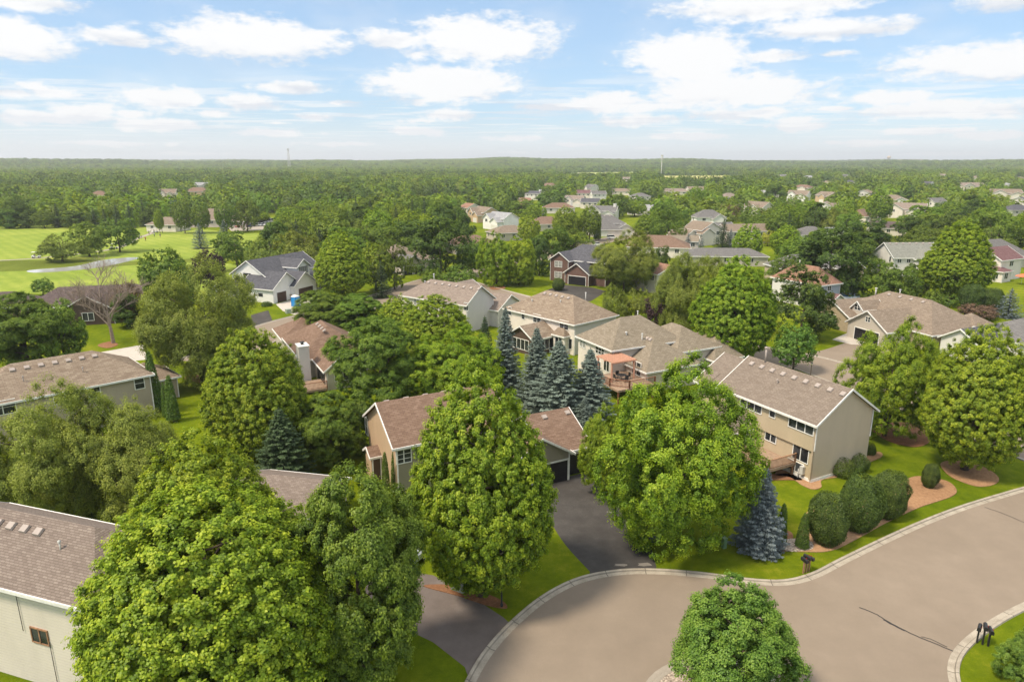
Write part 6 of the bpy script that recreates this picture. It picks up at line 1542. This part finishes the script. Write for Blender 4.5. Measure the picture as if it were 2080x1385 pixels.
try:
    sh = [plain('shirt_white', (.6, .6, .6)), plain('shirt_navy', (.03, .04, .09)), plain('shirt_red', (.4, .04, .04))]; tr = [plain('trousers_black', (.02, .02, .02)), plain('trousers_khaki', (.3, .24, .16))]
    PM = [person_mesh(sh[0], tr[0]), person_mesh(sh[1], tr[1]), person_mesh(sh[2], tr[0]), person_mesh(sh[1], tr[0])]
    nm = ['white shirt and black trousers', 'navy shirt and khaki trousers', 'red shirt and black trousers', 'navy shirt and black trousers']
    for i, (px, py, where) in enumerate([(284, 484, 'at the bend of the cart path'), (288, 486, 'at the bend of the cart path beside another'), (296, 490, 'just below the cart path'), (303, 477, 'on the cart path'), (314, 481, 'near the carts'), (326, 483, 'alone on the putting green left'),
            (365, 468, 'on the putting green before the round trees'), (368, 472, 'on the putting green a step nearer'), (372, 466, 'on the putting green top'), (376, 475, 'on the putting green bottom'), (384, 465, 'on the putting green right side'), (276, 466, 'by the path under the spruces'), (330, 474, 'walking towards the pavilion')]):
        o = link('person', PM[i % 4], None, gp(px, py)); o.rotation_euler = (0, 0, i * 1.9); tag(o, 'golfer in ' + nm[i % 4] + ' ' + where, 'person', 'golfers on the green')
except Exception as ex: print('person failed', ex)
# mast, towers and large buildings far away
def far_at(px, py, D_):
    x = (px - 1040) / F * (D_ * ca + 20 * sa); return Vector((x, D_, float(terr(x, D_))))
b = far_at(1343, 360, 1150); r = empty('radio_mast', b); tag(r, 'thin white telecom mast rising above the far field', 'mast'); Hm = hat(315, 1150) - b.z
g = G(); g.tube([(0, 0, 0), (0, 0, Hm)], [.6, .3], 8); g.build('pole', M_white, r)
for k in (0, .1): 
    g = G(); g.lathe([(2.0, Hm * (1 - k) - 3), (2.0, Hm * (1 - k))], n=8); g.build('antenna', M_steel, r)
b = far_at(588, 330, 2300); r = empty('lattice_tower', b); tag(r, 'grey lattice tower on the left horizon', 'tower'); Hm = hat(305, 2300) - b.z; g = G()
for sx in (-1, 1):
    for sy in (-1, 1): g.tube([(sx * 4.5, sy * 4.5, 0), (sx * 1.3, sy * 1.3, Hm)], .45, 5)
for k in range(8):
    z0_, z1_ = Hm * k / 8, Hm * (k + 1) / 8; a0, a1 = 4.5 - 3.2 * k / 8, 4.5 - 3.2 * (k + 1) / 8
    for s in (1, -1): g.tube([(-a0 * s, -a0, z0_), (a1 * s, -a1, z1_)], .25, 4); g.tube([(-a0 * s, a0, z0_), (a1 * s, a1, z1_)], .25, 4)
g.build('frame', M_steel, r); g = G(); g.box(-3, 3, -3, 3, Hm, Hm + 4); g.build('platform', M_steel, r)
b = far_at(1804, 328, 5200); r = empty('water_tower', b); tag(r, 'tan water tower on the right horizon', 'water tower'); Hm = hat(321, 5200) - b.z
g = G(); g.lathe([(8, 0), (5, 6), (5, Hm - 10), (13, Hm - 2), (15, Hm + 4), (13, Hm + 10), (6, Hm + 14), (.01, Hm + 15)], n=20); g.build('tank', plain('tower_tan', (.55, .40, .28)), r)
M_br = plain('warehouse_red', (.40, .22, .18)); M_ly = plain('warehouse_cream', (.62, .52, .40))
for i, (px, py, D_, w_, hh, m, lab) in enumerate([(1158, 360, 1400, 36, 8, M_br, 'low reddish commercial building with flat roof far beyond the woods'), (1245, 361, 1400, 46, 6, M_ly, 'long cream commercial building right of the reddish one'), (1850, 330, 4600, 150, 22, M_ly, 'long pale building block on the right horizon below the water tower'), (1900, 331, 4600, 80, 16, M_ly, 'short pale building block on the right horizon')]):
    b = far_at(px, py, D_); b.z = max(b.z, hat(py, D_) - hh * .25); b.z = float(terr(b.x, b.y)); top = hat(py - hh * F / D_ * .9, D_) - b.z
    r = empty('commercial_building', b); tag(r, lab, 'building'); g = G(); g.box(-w_ / 2, w_ / 2, 0, 24, -2, top); g.build('wall', m, r)
    g = G(); g.box(-w_ / 2 - .4, w_ / 2 + .4, -.4, 24.4, top, top + .8); g.build('roof', M_vent, r)
    for k in range(5): g = G(); g.box(-w_ * .42 + k * w_ * .18, -w_ * .42 + k * w_ * .18 + w_ * .1, -.15, -.01, top * .55, top * .85); g.build('window', M_glass, r)
# fallen leaf specks and patches on the dark drive
for px, py, rr in ((1310, 1146, .45), (1262, 1147, .4), (1240, 1040, .3)):
    c = P(px, py); pts_ = [(c.x + rr * 1.5 * math.cos(a * .63) * rc.uniform(.6, 1.2), c.y + rr * .5 * math.sin(a * .63) * rc.uniform(.6, 1.2)) for a in range(10)]; sheet('pavement_patch', pts_, .014, M_stain)

# ------------------------------------------------------------------ haze
g = G(); g.box(-8600, 8600, -60, 8800, -6, 120); hz = g.build('haze', mat('air')); tag(hz, 'thin pale summer haze', 'haze', kind='stuff')
hm = hz.data.materials[0].node_tree; hm.nodes.remove(hm.nodes['Principled BSDF']); pv_ = hm.nodes.new('ShaderNodeVolumePrincipled')
pv_.inputs['Color'].default_value = (.94, .965, 1.0, 1); pv_.inputs['Density'].default_value = 1.5e-4; pv_.inputs['Anisotropy'].default_value = .3
hm.links.new(pv_.outputs[0], hm.nodes['Material Output'].inputs['Volume'])
print('objects', len(bpy.data.objects))
